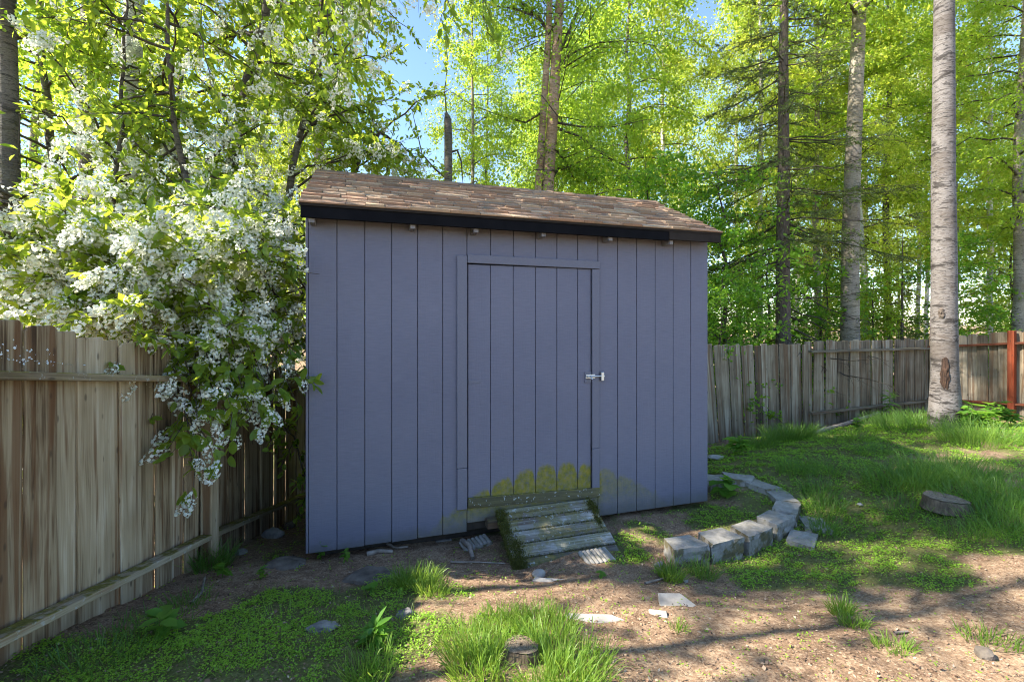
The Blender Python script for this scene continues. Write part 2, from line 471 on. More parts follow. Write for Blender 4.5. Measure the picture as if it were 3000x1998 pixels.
def m_birch(name, white, grey, dark, marks=.5, moss=0.0, vs_=1.0):
    k = NT(name)
    v = k.coord('Object', None, None, k.rndvec(11))
    a = k.node('Mapping'); a.inputs['Scale'].default_value = (13 * vs_, 13 * vs_, 55 * vs_); k.link(v, a.inputs['Vector'])
    b = k.node('Mapping'); b.inputs['Scale'].default_value = (3 * vs_, 3 * vs_, 9 * vs_); k.link(v, b.inputs['Vector'])
    n1 = k.noise(a.outputs[0], 1.0, 5, .62, .4); n2 = k.noise(b.outputs[0], 1.0, 5, .6, .5); n3 = k.noise(v, 2.0, 3)
    c = k.ramp(k.math('ADD', k.math('MULTIPLY', n1, .6), k.math('MULTIPLY', n3, .4)), [(.40, grey), (.56, white)])
    e_ = k.node('Mapping'); e_.inputs['Scale'].default_value = (5.5 * vs_, 5.5 * vs_, 30 * vs_); k.link(v, e_.inputs['Vector'])
    n4 = k.noise(e_.outputs[0], 1.0, 4, .6, .7)
    c = k.mix(k.math('MULTIPLY', k.step(n1, .555, .62), .6 + marks * .3), c, dark)
    c = k.mix(k.math('MULTIPLY', k.step(n4, .57, .64), .85), c, dark)
    f_ = k.node('Mapping'); f_.inputs['Scale'].default_value = (.5, .5, 3.2); k.link(v, f_.inputs['Vector'])
    c = k.mix(k.math('MULTIPLY', k.step(k.noise(f_.outputs[0], 1.0, 3, .5), .60, .63), .55), c, grey)
    c = k.mix(k.math('MULTIPLY', k.step(n2, .66 - .14 * marks, .74 - .12 * marks), .85), c, dark)
    if moss: c = k.mix(k.math('MULTIPLY', k.step(k.noise(v, 4, 4), .42, .62), moss), c, (.12, .11, .03))
    k.col(c); k.rough(.8); k.bump(k.math('ADD', n1, n2), .7, .012)
    return k.m
M['birch_near'] = m_birch('silver_birch_bark', (.175, .158, .152), (.08, .064, .054), (.02, .016, .014), .8)
M['birch_white'] = m_birch('white_birch_bark', (.62, .60, .56), (.36, .33, .29), (.03, .026, .022), .45)
M['birch_grey'] = m_birch('grey_birch_bark', (.34, .30, .25), (.16, .13, .10), (.04, .032, .025), .4, .25)
M['bark_dark'] = m_birch('dark_flaky_bark', (.16, .135, .115), (.07, .055, .045), (.022, .018, .015), .5, .15)
M['bark_red'] = m_birch('reddish_bark', (.42, .30, .21), (.22, .13, .08), (.04, .028, .02), .35)
M['bark_spruce'] = m_simple('spruce_bark', (.05, .038, .03), (.16, .125, .10), 18, .9, .9, .015, (2, 2, .7))
M['scar'] = m_simple('torn_dark_bark', (.014, .009, .007), (.075, .042, .028), 22, .95, 1.0, .02, (2, 2, .5))
M['twig'] = m_simple('dark_twig_bark', (.035, .027, .02), (.10, .08, .06), 14, .85, .4)

def m_ground():
    k = NT('forest_soil')
    v = k.coord('Object')
    at = k.node('Attribute'); at.attribute_name = 'green'
    a = k.noise(v, 1.6, 5, .6); b = k.noise(v, 14, 6, .7); c_ = k.noise(v, 60, 4, .7)
    ch = k.voronoi(v, 150, 'F1', 'Color'); sp = k.node('SeparateColor'); k.link(ch, sp.inputs[0])
    f = k.math('ADD', k.math('MULTIPLY', b, .5), k.math('MULTIPLY', c_, .5))
    f = k.math('ADD', f, k.math('MULTIPLY', k.math('SUBTRACT', a, .5), .25))
    c = k.ramp(f, [(.3, (.075, .047, .03)), (.43, (.19, .122, .078)), (.54, (.33, .225, .145)), (.70, (.52, .40, .27))])
    chips = k.math('MULTIPLY', k.step(sp.outputs[0], .78, .84), .6)
    c = k.mix(chips, c, k.ramp(sp.outputs[1], [(0, (.09, .05, .03)), (.5, (.34, .19, .11)), (1, (.54, .43, .31))]))
    g = k.math('MULTIPLY', k.step(k.math('ADD', at.outputs['Fac'], k.math('MULTIPLY', k.math('SUBTRACT', b, .5), .9)), .35, .75), .75)
    c = k.mix(g, c, k.ramp(c_, [(.3, (.05, .07, .018)), (.7, (.12, .17, .035))]))
    k.col(c); k.rough(.95); k.b.inputs['Specular IOR Level'].default_value = .1
    k.bump(k.math('ADD', k.math('MULTIPLY', b, .6), k.math('ADD', k.math('MULTIPLY', c_, .4), k.math('MULTIPLY', sp.outputs[0], .25))), 1.0, .02)
    return k.m
M['ground'] = m_ground()

# ------------------------------------------------------------------ ground
# where the little green plants carpet the soil: image-free bias by spots (x, y, radius, weight)
SP = []
def spot(px, py, r, w):
    g = G(px, py); SP.append((g.x, g.y, r, w))
for a in [(560, 1850, .55, .5), (800, 1780, .4, .4), (850, 1960, .5, .5), (300, 1960, .3, .4), (1050, 1760, .3, .25), (1250, 1700, .35, .25), (1400, 1900, .35, .4), (1500, 1960, .4, .4),
          (1650, 1920, .3, .3), (2250, 1640, .55, .5), (2450, 1600, .6, .45), (2300, 1720, .35, .3), (2050, 1500, .5, .5), (1900, 1540, .3, .3), (2500, 1400, .9, .5), (2700, 1330, 1.0, .35),
          (2250, 1330, .8, .5), (2850, 1480, .7, .5), (2950, 1250, 1.2, .6), (2400, 1280, .9, .5), (2650, 1690, .25, .25), (2700, 1720, .3, .25), (2900, 1550, .4, .3), (1750, 1690, .2, .1),
          (2350, 1660, .35, .35), (2150, 1660, .3, .3), (2600, 1560, .4, .35), (2750, 1620, .35, .3), (2550, 1470, .6, .4), (2350, 1400, .6, .4), (2600, 1280, 1.0, .5), (2800, 1260, 1.0, .5), (2950, 1650, .3, .25), (2700, 1700, .25, .25), (2850, 1400, .7, .4),
          (700, 1600, .5, -.6), (850, 1560, .5, -.6), (1100, 1600, .4, -.5), (620, 1720, .35, -.35), (1350, 1620, .3, -.3), (1700, 1700, .45, -.6), (1900, 1760, .5, -.7), (2100, 1850, .55, -.8), (1750, 1830, .35, -.6),
          (2400, 1850, .5, -.6), (2700, 1850, .5, -.55), (2950, 1800, .5, -.3), (2900, 1950, .5, -.5), (2350, 1960, .5, -.55), (2000, 1960, .5, -.4), (1250, 1930, .25, -.5), (1150, 1560, .5, -.5), (760, 1480, .6, -.8),
          (2600, 1340, .45, -.5), (2560, 1620, .25, -.4), (2850, 1640, .3, -.4), (1880, 1470, .3, -.5), (480, 1760, .25, -.4)]:
    spot(*a)
SP = np.array(SP)
def green(x, y):
    x = np.asarray(x, float); y = np.asarray(y, float)
    g = .40 + (fbm(x * 1.5 + 5, y * 1.5 + 31, 3) - .5) * 1.6 + (fbm(x * 4.2 + 50, y * 4.2 + 3, 3) - .5) * 1.9
    for (sx, sy, r, w) in SP:
        g = g + w * np.exp(-((x - sx) ** 2 + (y - sy) ** 2) / (r * r))
    return np.clip(g, 0, 1)

def axis(lo, hi, flo, fhi, st):
    mid = np.arange(flo, fhi, st)
    a = [flo]; s_ = st
    while a[-1] > lo: s_ *= 1.35; a.append(a[-1] - s_)
    b = [mid[-1]]; s_ = st
    while b[-1] < hi: s_ *= 1.35; b.append(b[-1] + s_)
    return np.concatenate([a[:0:-1], mid, b[1:]])
gx = axis(-400, 400, -4.2, 9.4, .06); gy = axis(-150, 600, .8, 9.6, .06)
GX, GY = np.meshgrid(gx, gy)
Z = hgt(GX, GY) + CH
V = np.stack([GX.ravel(), GY.ravel(), Z.ravel()], 1)
nx, ny = len(gx), len(gy)
i = (np.arange(ny - 1)[:, None] * nx + np.arange(nx - 1)[None, :]).ravel()
Q = np.stack([i, i + 1, i + 1 + nx, i + nx], 1)
go = add('ground', mesh_np('ground', V, Q, True, {'green': green(V[:, 0], V[:, 1])}), M['ground'])
tag(go, 'brown soil yard with patchy green cover sloping down to the shed', 'ground', None, 'structure')

# ------------------------------------------------------------------ the shed
TH = R(17.4)
SX, SY, SH = -1.54, 3.438, -1.738
shed = empty('storage_shed', W(SX, SY, SH), TH)
tag(shed, 'slate blue wooden garden shed with a shingled roof and a plank door', 'shed')
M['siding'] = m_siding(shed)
LEN, DEP, WT = 3.658, 1.90, 2.70
BW = LEN / 18
TAN = .515

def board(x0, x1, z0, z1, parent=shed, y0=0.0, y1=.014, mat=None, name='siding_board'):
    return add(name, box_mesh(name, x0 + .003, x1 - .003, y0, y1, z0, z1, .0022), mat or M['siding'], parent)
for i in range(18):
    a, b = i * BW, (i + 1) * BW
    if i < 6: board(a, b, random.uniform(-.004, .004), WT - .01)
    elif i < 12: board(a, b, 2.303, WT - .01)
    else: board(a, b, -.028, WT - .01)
board(6 * BW, 12 * BW, .07, .20, name='skirt_board')
# sheathing behind the boards (carries the grooves), the other three walls
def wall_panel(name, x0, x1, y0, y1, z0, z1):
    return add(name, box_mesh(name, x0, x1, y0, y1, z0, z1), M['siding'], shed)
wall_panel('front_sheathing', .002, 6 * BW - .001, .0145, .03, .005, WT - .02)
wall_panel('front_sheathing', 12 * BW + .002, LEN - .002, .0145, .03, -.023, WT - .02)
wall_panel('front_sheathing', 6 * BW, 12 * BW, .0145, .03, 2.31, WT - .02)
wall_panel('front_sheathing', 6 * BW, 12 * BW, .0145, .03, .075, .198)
def gable(name, x0, x1):
    pts = [(.031, .0), (DEP, .0), (DEP, WT - .03), (DEP / 2, WT - .03 + (DEP / 2) * TAN), (.031, WT - .03)]
    me = prism_mesh(name, pts, x0, x1)
    o = add(name, me, M['siding'], shed)
    for v in me.vertices: v.co = Vector((v.co.y, v.co.x, v.co.z))
    me.flip_normals()
    return o
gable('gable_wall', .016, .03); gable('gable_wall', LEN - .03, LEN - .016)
for side in (0, 1):
    for j in range(9):
        y0 = .032 + j * (DEP - .032) / 9; y1 = .032 + (j + 1) * (DEP - .032) / 9
        zt = lambda y: WT - .05 + (DEP / 2 - abs(y - DEP / 2)) * TAN
        pts = [(y0 + .003, -.0), (y1 - .003, -.0), (y1 - .003, zt(y1)), (y0 + .003, zt(y0))]
        if y0 < DEP / 2 < y1: pts.insert(3, (DEP / 2, zt(DEP / 2)))
        me = prism_mesh('siding_board', pts, 0, .014)
        for v in me.vertices: v.co = Vector((v.co.y + (.001 if side == 0 else LEN - .015), v.co.x, v.co.z))
        me.flip_normals()
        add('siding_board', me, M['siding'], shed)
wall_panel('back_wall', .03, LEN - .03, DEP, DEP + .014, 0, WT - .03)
add('corner_trim', box_mesh('corner_trim', -.0175, -.0005, -.002, .06, 0, WT - .04, .003), M['trim'], shed)
# floor on skids, on blocks
add('floor_frame', box_mesh('floor_frame', .06, LEN - .06, .06, DEP - .02, -.02, .10, .004), M['dark'], shed)
for y in (.16, DEP - .2):
    add('skid', box_mesh('skid', .05, LEN - .05, y, y + .09, -.115, -.021, .004), M['dark'], shed)
for x in (.75, 1.05, 1.7, 2.95, 3.3):
    for y in (.14, 1.66):
        add('pier_block', box_mesh('pier_block', x - .07, x + .07, y, y + .13, -.26, -.116, .008), M['stone'], shed)

# door
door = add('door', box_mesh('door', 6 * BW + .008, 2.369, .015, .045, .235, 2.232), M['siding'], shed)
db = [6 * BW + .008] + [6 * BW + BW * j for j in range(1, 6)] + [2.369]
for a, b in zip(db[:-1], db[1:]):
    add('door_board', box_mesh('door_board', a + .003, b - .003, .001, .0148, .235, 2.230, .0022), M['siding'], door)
add('strap_hinge', box_mesh('strap_hinge', 1.232, 1.34, -.004, .0008, 1.235, 1.262, .001), M['trim'], door)
# trims round the door
def trim(x0, x1, z0, z1, y0=-.02, tilt=0, mat=None, name='door_trim'):
    cx_, cz_ = (x0 + x1) / 2, (z0 + z1) / 2
    return add(name, box_mesh(name, x0 - cx_, x1 - cx_, 0, .0195, z0 - cz_, z1 - cz_, .003), mat or M['trim'], shed, (cx_, y0, cz_), (0, tilt, 0))
trim(1.133, 1.217, .537, 2.300)
trim(1.134, 1.218, .193, .534, -.0205)
trim(1.222, 2.447, 2.236, 2.307, -.021, R(.35))
trim(2.373, 2.447, .60, 2.228, -.017)
trim(2.373, 2.447, .222, .597, -.018, 0, None)
trim(1.225, 2.447, .178, .262, -.024, R(2.0), M['threshold'], 'threshold')

# slide bolt
latch = add('slide_bolt', box_mesh('slide_bolt', 2.300, 2.366, -.008, .0008, 1.20, 1.30, .002), M['trim'], door)
add('bolt_plate', box_mesh('bolt_plate', 2.306, 2.400, -.0225, -.0085, 1.238, 1.275, .002), M['steel'], latch)
t = Tubes(); t.add([(2.315, -.032, 1.257), (2.49, -.032, 1.257)], [.007, .007], 8); t.add([(2.345, -.032, 1.257), (2.345, -.06, 1.25), (2.345, -.066, 1.235)], [.006, .006, .006], 7)
add('bolt_rod', t.mesh('bolt_rod'), M['steel'], latch)
add('keeper', box_mesh('keeper', 2.452, 2.482, -.042, -.0005, 1.215, 1.295, .004), M['steel'], latch)

# roof
roof = empty('roof', (0, 0, 0)); roof.parent = shed
EY, EZ = -.15, 2.615                   # eave edge (deck top), local
RX0, RX1 = -.045, LEN + .03
ANG = math.atan(TAN)
RUN = DEP / 2 - EY
SLEN = RUN / math.cos(ANG)
RIDGE = EZ + RUN * TAN
def slope_mesh(name, x0, x1, s0, s1, n0, n1, front=True, bev=0):
    """box in roof-slope coordinates: s up the slope from the eave, n off the deck"""
    me = box_mesh(name, x0, x1, s0, s1, n0, n1, bev)
    return me
def slope_place(o, front=True):
    if front:
        o.location = (o.location.x, EY, EZ); o.rotation_euler = (ANG, 0, 0)
    else:
        o.location = (o.location.x, DEP - EY, EZ); o.rotation_euler = (-ANG, 0, 0)
    return o
slope_place(add('roof_deck', box_mesh('roof_deck', RX0 + .01, RX1 - .01, .0, SLEN, -.02, 0), M['soffit'], roof))
bd = box_mesh('roof_deck', RX0 + .01, RX1 - .01, -SLEN, 0, -.02, 0)
slope_place(add('roof_deck', bd, M['soffit'], roof), False)
# felt layer under the tabs
slope_place(add('starter_course', box_mesh('starter_course', RX0, RX1, -.018, SLEN - .005, .0005, .004), M['shingle'], roof))
# individual tabs on the front slope
NC = 12
EXP = (SLEN + .012) / NC
tabm = {}
def tab(w, hi):
    key = (w, hi)
    if key not in tabm:
        L = EXP + .035
        th = .021 if hi else .009
        bm = bmesh.new()
        # wedge: thick lower edge, thin upper edge
        c = [(0, 0, .005), (w - .003, 0, .005), (w - .003, L, .002), (0, L, .002), (0.002, 0.0, .005 + th), (w - .005, 0.0, .005 + th), (w - .004, L, .0035), (0.001, L, .0035)]
        vs_ = [bm.verts.new(p) for p in c]
        for f in [(3, 2, 1, 0), (4, 5, 6, 7), (0, 1, 5, 4), (1, 2, 6, 5), (2, 3, 7, 6), (3, 0, 4, 7)]:
            bm.faces.new([vs_[q] for q in f])
        me = bpy.data.meshes.new('shingle'); bm.to_mesh(me); bm.free()
        me.materials.append(M['shingle']); tabm[key] = me
    return tabm[key]
rs = random.Random(5)
for c in range(NC):
    x = RX0 - rs.uniform(0, .02) + .012
    s0 = -.022 + c * EXP
    hi = rs.random() < .5
    while x < RX1 - .03:
        w = rs.choice([.14, .18, .20, .24, .28, .32])
        if x + w > RX1 - .02:
            w = round(RX1 + .004 - x, 3)
        o = add('shingle', tab(w, hi), None, roof)
        o.location = (x, 0, 0)
        off = Vector((x, EY + math.cos(ANG) * s0 - math.sin(ANG) * .0, EZ + math.sin(ANG) * s0))
        o.location = off; o.rotation_euler = (ANG + rs.uniform(-.004, .006), 0, rs.uniform(-.004, .004))
        x += w; hi = (not hi) if rs.random() < .8 else hi
# back slope shingles as one sheet of courses
V_ = []; Q_ = []
for c in range(NC):
    s0 = -.022 + c * EXP; s1 = s0 + EXP + .03
    y = lambda s: DEP - EY - math.cos(ANG) * s
    z = lambda s, n: EZ + math.sin(ANG) * s + n
    b = len(V_)
    V_ += [(RX0, y(s0), z(s0, .006)), (RX1, y(s0), z(s0, .006)), (RX1, y(s0), z(s0, .013)), (RX0, y(s0), z(s0, .013)), (RX1, y(s1), z(s1, .006)), (RX0, y(s1), z(s1, .006))]
    Q_ += [(b, b + 1, b + 2, b + 3), (b + 3, b + 2, b + 4, b + 5)]
add('back_shingles', mesh_np('back_shingles', V_, Q_), M['shingle'], roof)['kind'] = 'stuff'
n_cap = 14
for i in range(n_cap):
    w = (RX1 - RX0) / n_cap
    me = prism_mesh('ridge_cap', [(-.11, -.11 * TAN + .010), (0, .012), (.11, -.11 * TAN + .010), (.11, -.11 * TAN + .016), (0, .020), (-.11, -.11 * TAN + .016)], 0, w + .02)
    for v in me.vertices: v.co = Vector((v.co.y, v.co.x, v.co.z + v.co.y * .02))
    me.flip_normals()
    add('ridge_cap', me, M['shingle'], roof, (RX0 + i * w, DEP / 2, RIDGE))
# fascia: long black piece and a short brown one at the right end
FZ = EZ - .022
add('fascia', box_mesh('fascia', RX0 + .012, 3.09, EY - .002, EY + .026, FZ - .088, FZ, .002), M['fascia'], roof)
add('fascia', box_mesh('fascia', 3.094, RX1 - .012, EY - .006, EY + .024, FZ - .080, FZ + .004, .002), M['fascia_brown'], roof)
add('fascia', box_mesh('fascia', RX0 + .012, RX1 - .012, DEP - EY - .026, DEP - EY + .002, FZ - .088, FZ, .002), M['fascia'], roof)
add('drip_edge', box_mesh('drip_edge', RX0 + .002, RX1 - .002, EY - .012, EY - .0065, FZ - .004, EZ - .004, .001), M['fascia_brown'], roof)
for xx, dy in ((RX0 + .012, 0), (RX1 - .034, 0)):
    for fr in (True, False):
        me = box_mesh('rake_board', 0, .022, .01 if fr else -SLEN + .01, SLEN - .01 if fr else -.01, -.10, -.021, .002)
        o = add('rake_board', me, M['fascia'], roof, (xx, 0, 0)); slope_place(o, fr)
for sx_ in (0.018, .745, 1.25, 1.84, 2.48, 3.12):
    add('rafter_tail', box_mesh('rafter_tail', sx_, sx_ + .04, EY + .027, -.001, FZ - .118, FZ - .03, .003), M['rafter'], roof)
    me = box_mesh('rafter', 0, .038, .16, SLEN - .02, -.11, -.021)
    slope_place(add('rafter', me, M['soffit'], roof, (sx_ + .001, 0, 0)))

# ------------------------------------------------------------------ the ramp
def on_shed(x, y, z):
    return shed.matrix_basis @ Vector((x, y, z))
bpy.context.view_layer.update()
ramp = empty('wooden_ramp', on_shed(1.475, -.03, .165), TH)
tag(ramp, 'small mossy plank ramp leading up to the shed door', 'ramp')
RL, RD, RW = .60, .265, .885
RA = math.atan2(RD, .545)
for i in range(5):
    s0 = .004 + i * RL / 5; s1 = s0 + RL / 5 - .007
    me = box_mesh('plank', random.uniform(-.006, .006), RW + random.uniform(-.02, .02), -s1, -s0, -.032, 0, .005, 2)
    add('plank', me, M['ramp'], ramp, (0, 0, random.uniform(-.004, .004)), (RA, 0, random.uniform(-.006, .006)))
for x in (.03, RW - .09):
    add('stringer', box_mesh('stringer', x, x + .05, -.585, -.01, -.115, -.034, .004), M['dark'], ramp, (0, 0, 0), (RA, 0, 0))
add('ledger', box_mesh('ledger', -.10, RW - .05, -.06, .02, -.135, -.06, .005), M['rail_x'], ramp)
# moss cushions on the left edge, right top corner and in the joints
rg = np.random.RandomState(3)
mv = []
for (cx_, s_, rx, rs_, n) in [(.02, .18, .035, .12, 1500), (.05, .42, .055, .10, 2300), (.03, .56, .05, .06, 1200), (.85, .10, .035, .07, 900), (.83, .24, .02, .06, 300), (.03, .05, .04, .04, 300)]:
    x = rg.normal(cx_, rx * .6, n); s = rg.normal(s_, rs_ * .6, n); ok = (s > 0) & (s < .62) & (x > -.03) & (x < .9)
    mv.append(np.stack([x[ok], s[ok], np.zeros(ok.sum())], 1))
for j in range(1, 5):
    n = 260; x = rg.rand(n) * RW; mv.append(np.stack([x, np.full(n, j * RL / 5) + rg.normal(0, .004, n), np.full(n, -.006)], 1))
n = 1600; s = rg.rand(n) * .6; mv.append(np.stack([np.full(n, -.008) + rg.normal(0, .004, n), s, -rg.rand(n) * .07], 1))
P = np.concatenate(mv)
ca, sa = math.cos(RA), math.sin(RA)
B = np.stack([P[:, 0], -P[:, 1] * ca - P[:, 2] * 0, -P[:, 1] * sa + P[:, 2] * ca], 1)
d = rg.normal(0, 1, B.shape) * .6 + np.array([-.1, -.1, .9])
V_, Q_ = leaf_arrays(B - np.array([0, 0, .002]), d, rg.normal(0, 1, B.shape), .010 + rg.rand(len(B)) * .012, .006)
M['moss'] = leaf_mat('moss', (.055, .065, .012), (.14, .135, .025), (.08, .09, .015), (.16, .16, .03), .2, .8)
mo = add('moss', mesh_np('moss', V_, Q_), M['moss'], ramp); mo['kind'] = 'stuff'; mo['label'] = 'thick olive moss on the ramp edge'

# ------------------------------------------------------------------ fences
def picket_mesh(name, w, h, t=.018, ear=.02):
    pts = [(-w / 2, 0), (w / 2, 0), (w / 2, h - ear), (w / 2 - ear, h), (-w / 2 + ear, h), (-w / 2, h - ear)]
    return prism_mesh(name, pts, -t / 2, t / 2, .0055)
pk = {}
def pmesh(w, h, ear, mat):
    key = (w, round(h, 2), ear, mat)
    if key not in pk:
        me = picket_mesh('picket', w, round(h, 2), .018, ear); me.materials.append(M[mat]); pk[key] = me
    return pk[key]

# left fence: along x(y)
def lx(y): return -2.12 - y * 93 / 1333.0
fl = empty('wooden_fence', W(lx(2.0), 2.0, -1.6))
tag(fl, 'tall brown weathered picket fence running along the left side', 'fence')
ang = math.atan2(1, -93 / 1333.0)      # heading of the fence
inv = Matrix.Translation(-fl.location)
rf = random.Random(2)
y = .55; i = 0
def ltop(y): return .0136 - .1725 * (y - 2.01) if y > 1.2 else .153
while y < 6.4:
    w = rf.choice([.157, .159, .161])
    yc = y + .071
    bot = H1(lx(yc), yc) - .06
    top = ltop(yc) + rf.uniform(-.012, .012)
    o = add('picket', pmesh(w, top - bot, rf.choice([.006, .012, .02]), 'picket'), None, fl)
    o.location = W(lx(yc) - .012 + rf.uniform(-.002, .002) + (.0115 if i % 2 else -.0115), yc, bot) - fl.location
    o.rotation_euler = (rf.uniform(-.006, .006), rf.uniform(-.006, .006), ang + rf.uniform(-.025, .025))
    y += .1428; i += 1
def rail(parent, p0, p1, w, h, mat, name='rail', ext=0.0):
    p0 = Vector(p0); p1 = Vector(p1); d = p1 - p0; L = d.length
    me = box_mesh(name, -w / 2, w / 2, 0, L, -h, 0, .003)
    o = add(name, me, M[mat], parent, p0 - parent.location)
    o.rotation_euler = d.to_track_quat('Y', 'Z').to_euler()
    return o
RXO = .064
for (a, b) in ((.6, 3.415), (3.505, 6.3)):
    rail(fl, W(lx(a) + RXO, a, ltop(a) - .175), W(lx(b) + RXO, b, ltop(b) - .175), .088, .038, 'rail_y')
    k2 = .1725 if a < 3 else .21
    za = -1.342 - .1725 * (a - 2.01); zb = -1.342 - .1725 * (min(b, 3.46) - 2.01) - (.215 * (b - 3.46) if b > 3.46 else 0)
    rail(fl, W(lx(a) + RXO, a, za), W(lx(b) + RXO, b, zb), .088, .038, 'rail_y')
rl = np.random.RandomState(12)
n = 900
yl = 1.3 + rl.rand(n) * 2.3; cl = vnoise(yl * 5.0 + 3, yl * 0 + 2.0); okl = rl.rand(n) < np.clip((cl - .3) * 2.2, 0, 1); yl = yl[okl]; n = len(yl)
face = rl.rand(n) < .62
dz = np.where(face, np.abs(rl.normal(0, .04, n)) - .01, .002)
xl = np.where(face, .0105, .02 + rl.rand(n) * .085)
tp = np.array([ltop(q) for q in yl]) - .175
PB = np.stack([lx(yl) + xl, yl, tp + dz + CH], 1) - np.array(fl.location)
dd_ = np.where(face[:, None], np.stack([rl.normal(.1, .1, n), rl.normal(0, 1, n), rl.normal(0, 1, n)], 1), np.stack([rl.normal(0, 1, n), rl.normal(0, 1, n), rl.normal(0, .1, n)], 1))
nn_ = np.where(face[:, None], np.array([[1., 0, .1]]), np.array([[.1, 0, 1.]]))
sl_ = rl.uniform(.006, .017, n)
V_, Q_ = leaf_arrays(PB, dd_, nn_ + rl.normal(0, .2, (n, 3)), sl_, sl_ * .8)
M['lichen'] = m_simple('pale_lichen', (.40, .43, .44), (.66, .68, .68), 30, .9, 0)
o = add('lichen', mesh_np('lichen', V_, Q_), M['lichen'], fl); o['kind'] = 'stuff'; o['label'] = 'pale grey lichen crust along the top rail'
for yp in (1.0, 3.46, 5.9):
    zt = ltop(yp) - .10
    add('post', box_mesh('post', -.044, .044, -.044, .044, 0, zt - H1(lx(yp), yp) + .3, .004), M['picket'], fl, W(lx(yp) + RXO, yp, H1(lx(yp), yp) - .3) - fl.location)

def fence_run(name, label, p0, p1, hts, mat, toward=1, ear=.018, pw=.14, lean=(0, 0), rails=None, rail_mat='rail_x', posts=(), post_mat='picket', seed=1, skip=0):
    """p0,p1 = (x,y); hts = ((top0,bot0),(top1,bot1)) relative to the eye; toward = pickets on the camera's side (-1) or rails on it (+1)"""
    rr = random.Random(seed)
    a = Vector((p0[0], p0[1], 0)); b = Vector((p1[0], p1[1], 0)); d = b - a; L = d.length; d.normalize()
    nrm = Vector((d.y, -d.x, 0))
    if nrm.y > 0 and abs(nrm.y) > .3: nrm = -nrm
    if abs(nrm.y) <= .5 and nrm.x > 0: nrm = -nrm
    f = empty(name, W(p0[0], p0[1], hts[0][1]))
    tag(f, label, 'fence')
    az = math.atan2(d.y, d.x)
    n = int(L / (pw + .0005))
    for i in range(n):
        t_ = (i + .5) / n
        p = a + d * (L * t_)
        top = hts[0][0] + (hts[1][0] - hts[0][0]) * t_ + rr.uniform(-.018, .018)
        bot = hts[0][1] + (hts[1][1] - hts[0][1]) * t_ - .08
        ln = lean[0] + (lean[1] - lean[0]) * t_ + rr.uniform(-.008, .008)
        o = add('picket', pmesh(pw + .018, top - bot, ear, mat), None, f)
        o.location = W(p.x, p.y, bot) - f.location + nrm * (rr.uniform(-.003, .003) + (.0125 if i % 2 else -.0125))
        o.rotation_euler = Euler((rr.uniform(-.01, .01), ln, az + rr.uniform(-.03, .03)))
    off = .068 * toward
    if rails:
        for (r0, r1) in rails:
            q0 = W(p0[0], p0[1], r0) + nrm * off; q1 = W(p1[0], p1[1], r1) + nrm * off
            dd = q1 - q0
            o = add('rail', box_mesh('rail', 0, dd.length, -.044, .044, -.038, 0, .003), M[rail_mat], f, q0 - f.location)
            o.rotation_euler = (0, -math.asin(dd.z / dd.length), az)
    for (t_, ht) in posts:
        p = a + d * (L * t_)
        z0 = hts[0][1] + (hts[1][1] - hts[0][1]) * t_ - .3
        add('post', box_mesh('post', -.045, .045, -.045, .045, 0, ht - z0, .004), M[post_mat], f, W(p.x, p.y, z0) - f.location + nrm * (off + .012 * toward), (0, 0, az))
    return f
C0, C1, C2, C3 = (2.2, 6.95), (5.4, 8.3), (8.45, 9.2), (9.75, 6.1)
fence_run('wooden_fence', 'grey fence section with leaning pickets beside the shed', C0, C1, ((-.32, -2.02), (-.385, -1.99)), 'picket_far', -1, .014, lean=(-.13, -.01), rails=[(-.55, -.6), (-1.6, -1.6)], seed=3)
fence_run('wooden_fence', 'grey back fence section with its top rail showing, behind the birch', (5.41, 8.36), C2, ((-.33, -2.0), (-.31, -1.82)), 'picket_far', 1, .014, rails=[(-.50, -.48), (-1.62, -1.52)], posts=[(.985, -.28)], seed=4)
fence_run('wooden_fence', 'dog-eared grey fence with red stained post and rails at the right', C2, C3, ((-.30, -1.80), (.10, -1.55)), 'picket_far', 1, .03, rails=[(-.46, -.12), (-1.50, -1.25)], rail_mat='red_rail', posts=[(.36, -.13), (.98, .0)], post_mat='red_wood', seed=5)
fence_run('wooden_fence', 'hidden grey fence section behind the shed', (-2.75, 6.35), (2.15, 6.95), ((-.75, -2.3), (-.35, -2.02)), 'picket_far', -1, .014, rails=[(-.9, -.55), (-1.9, -1.6)], seed=6)

# ------------------------------------------------------------------ trees
def rot_az(a): return np.array([math.cos(a), math.sin(a), 0.0])

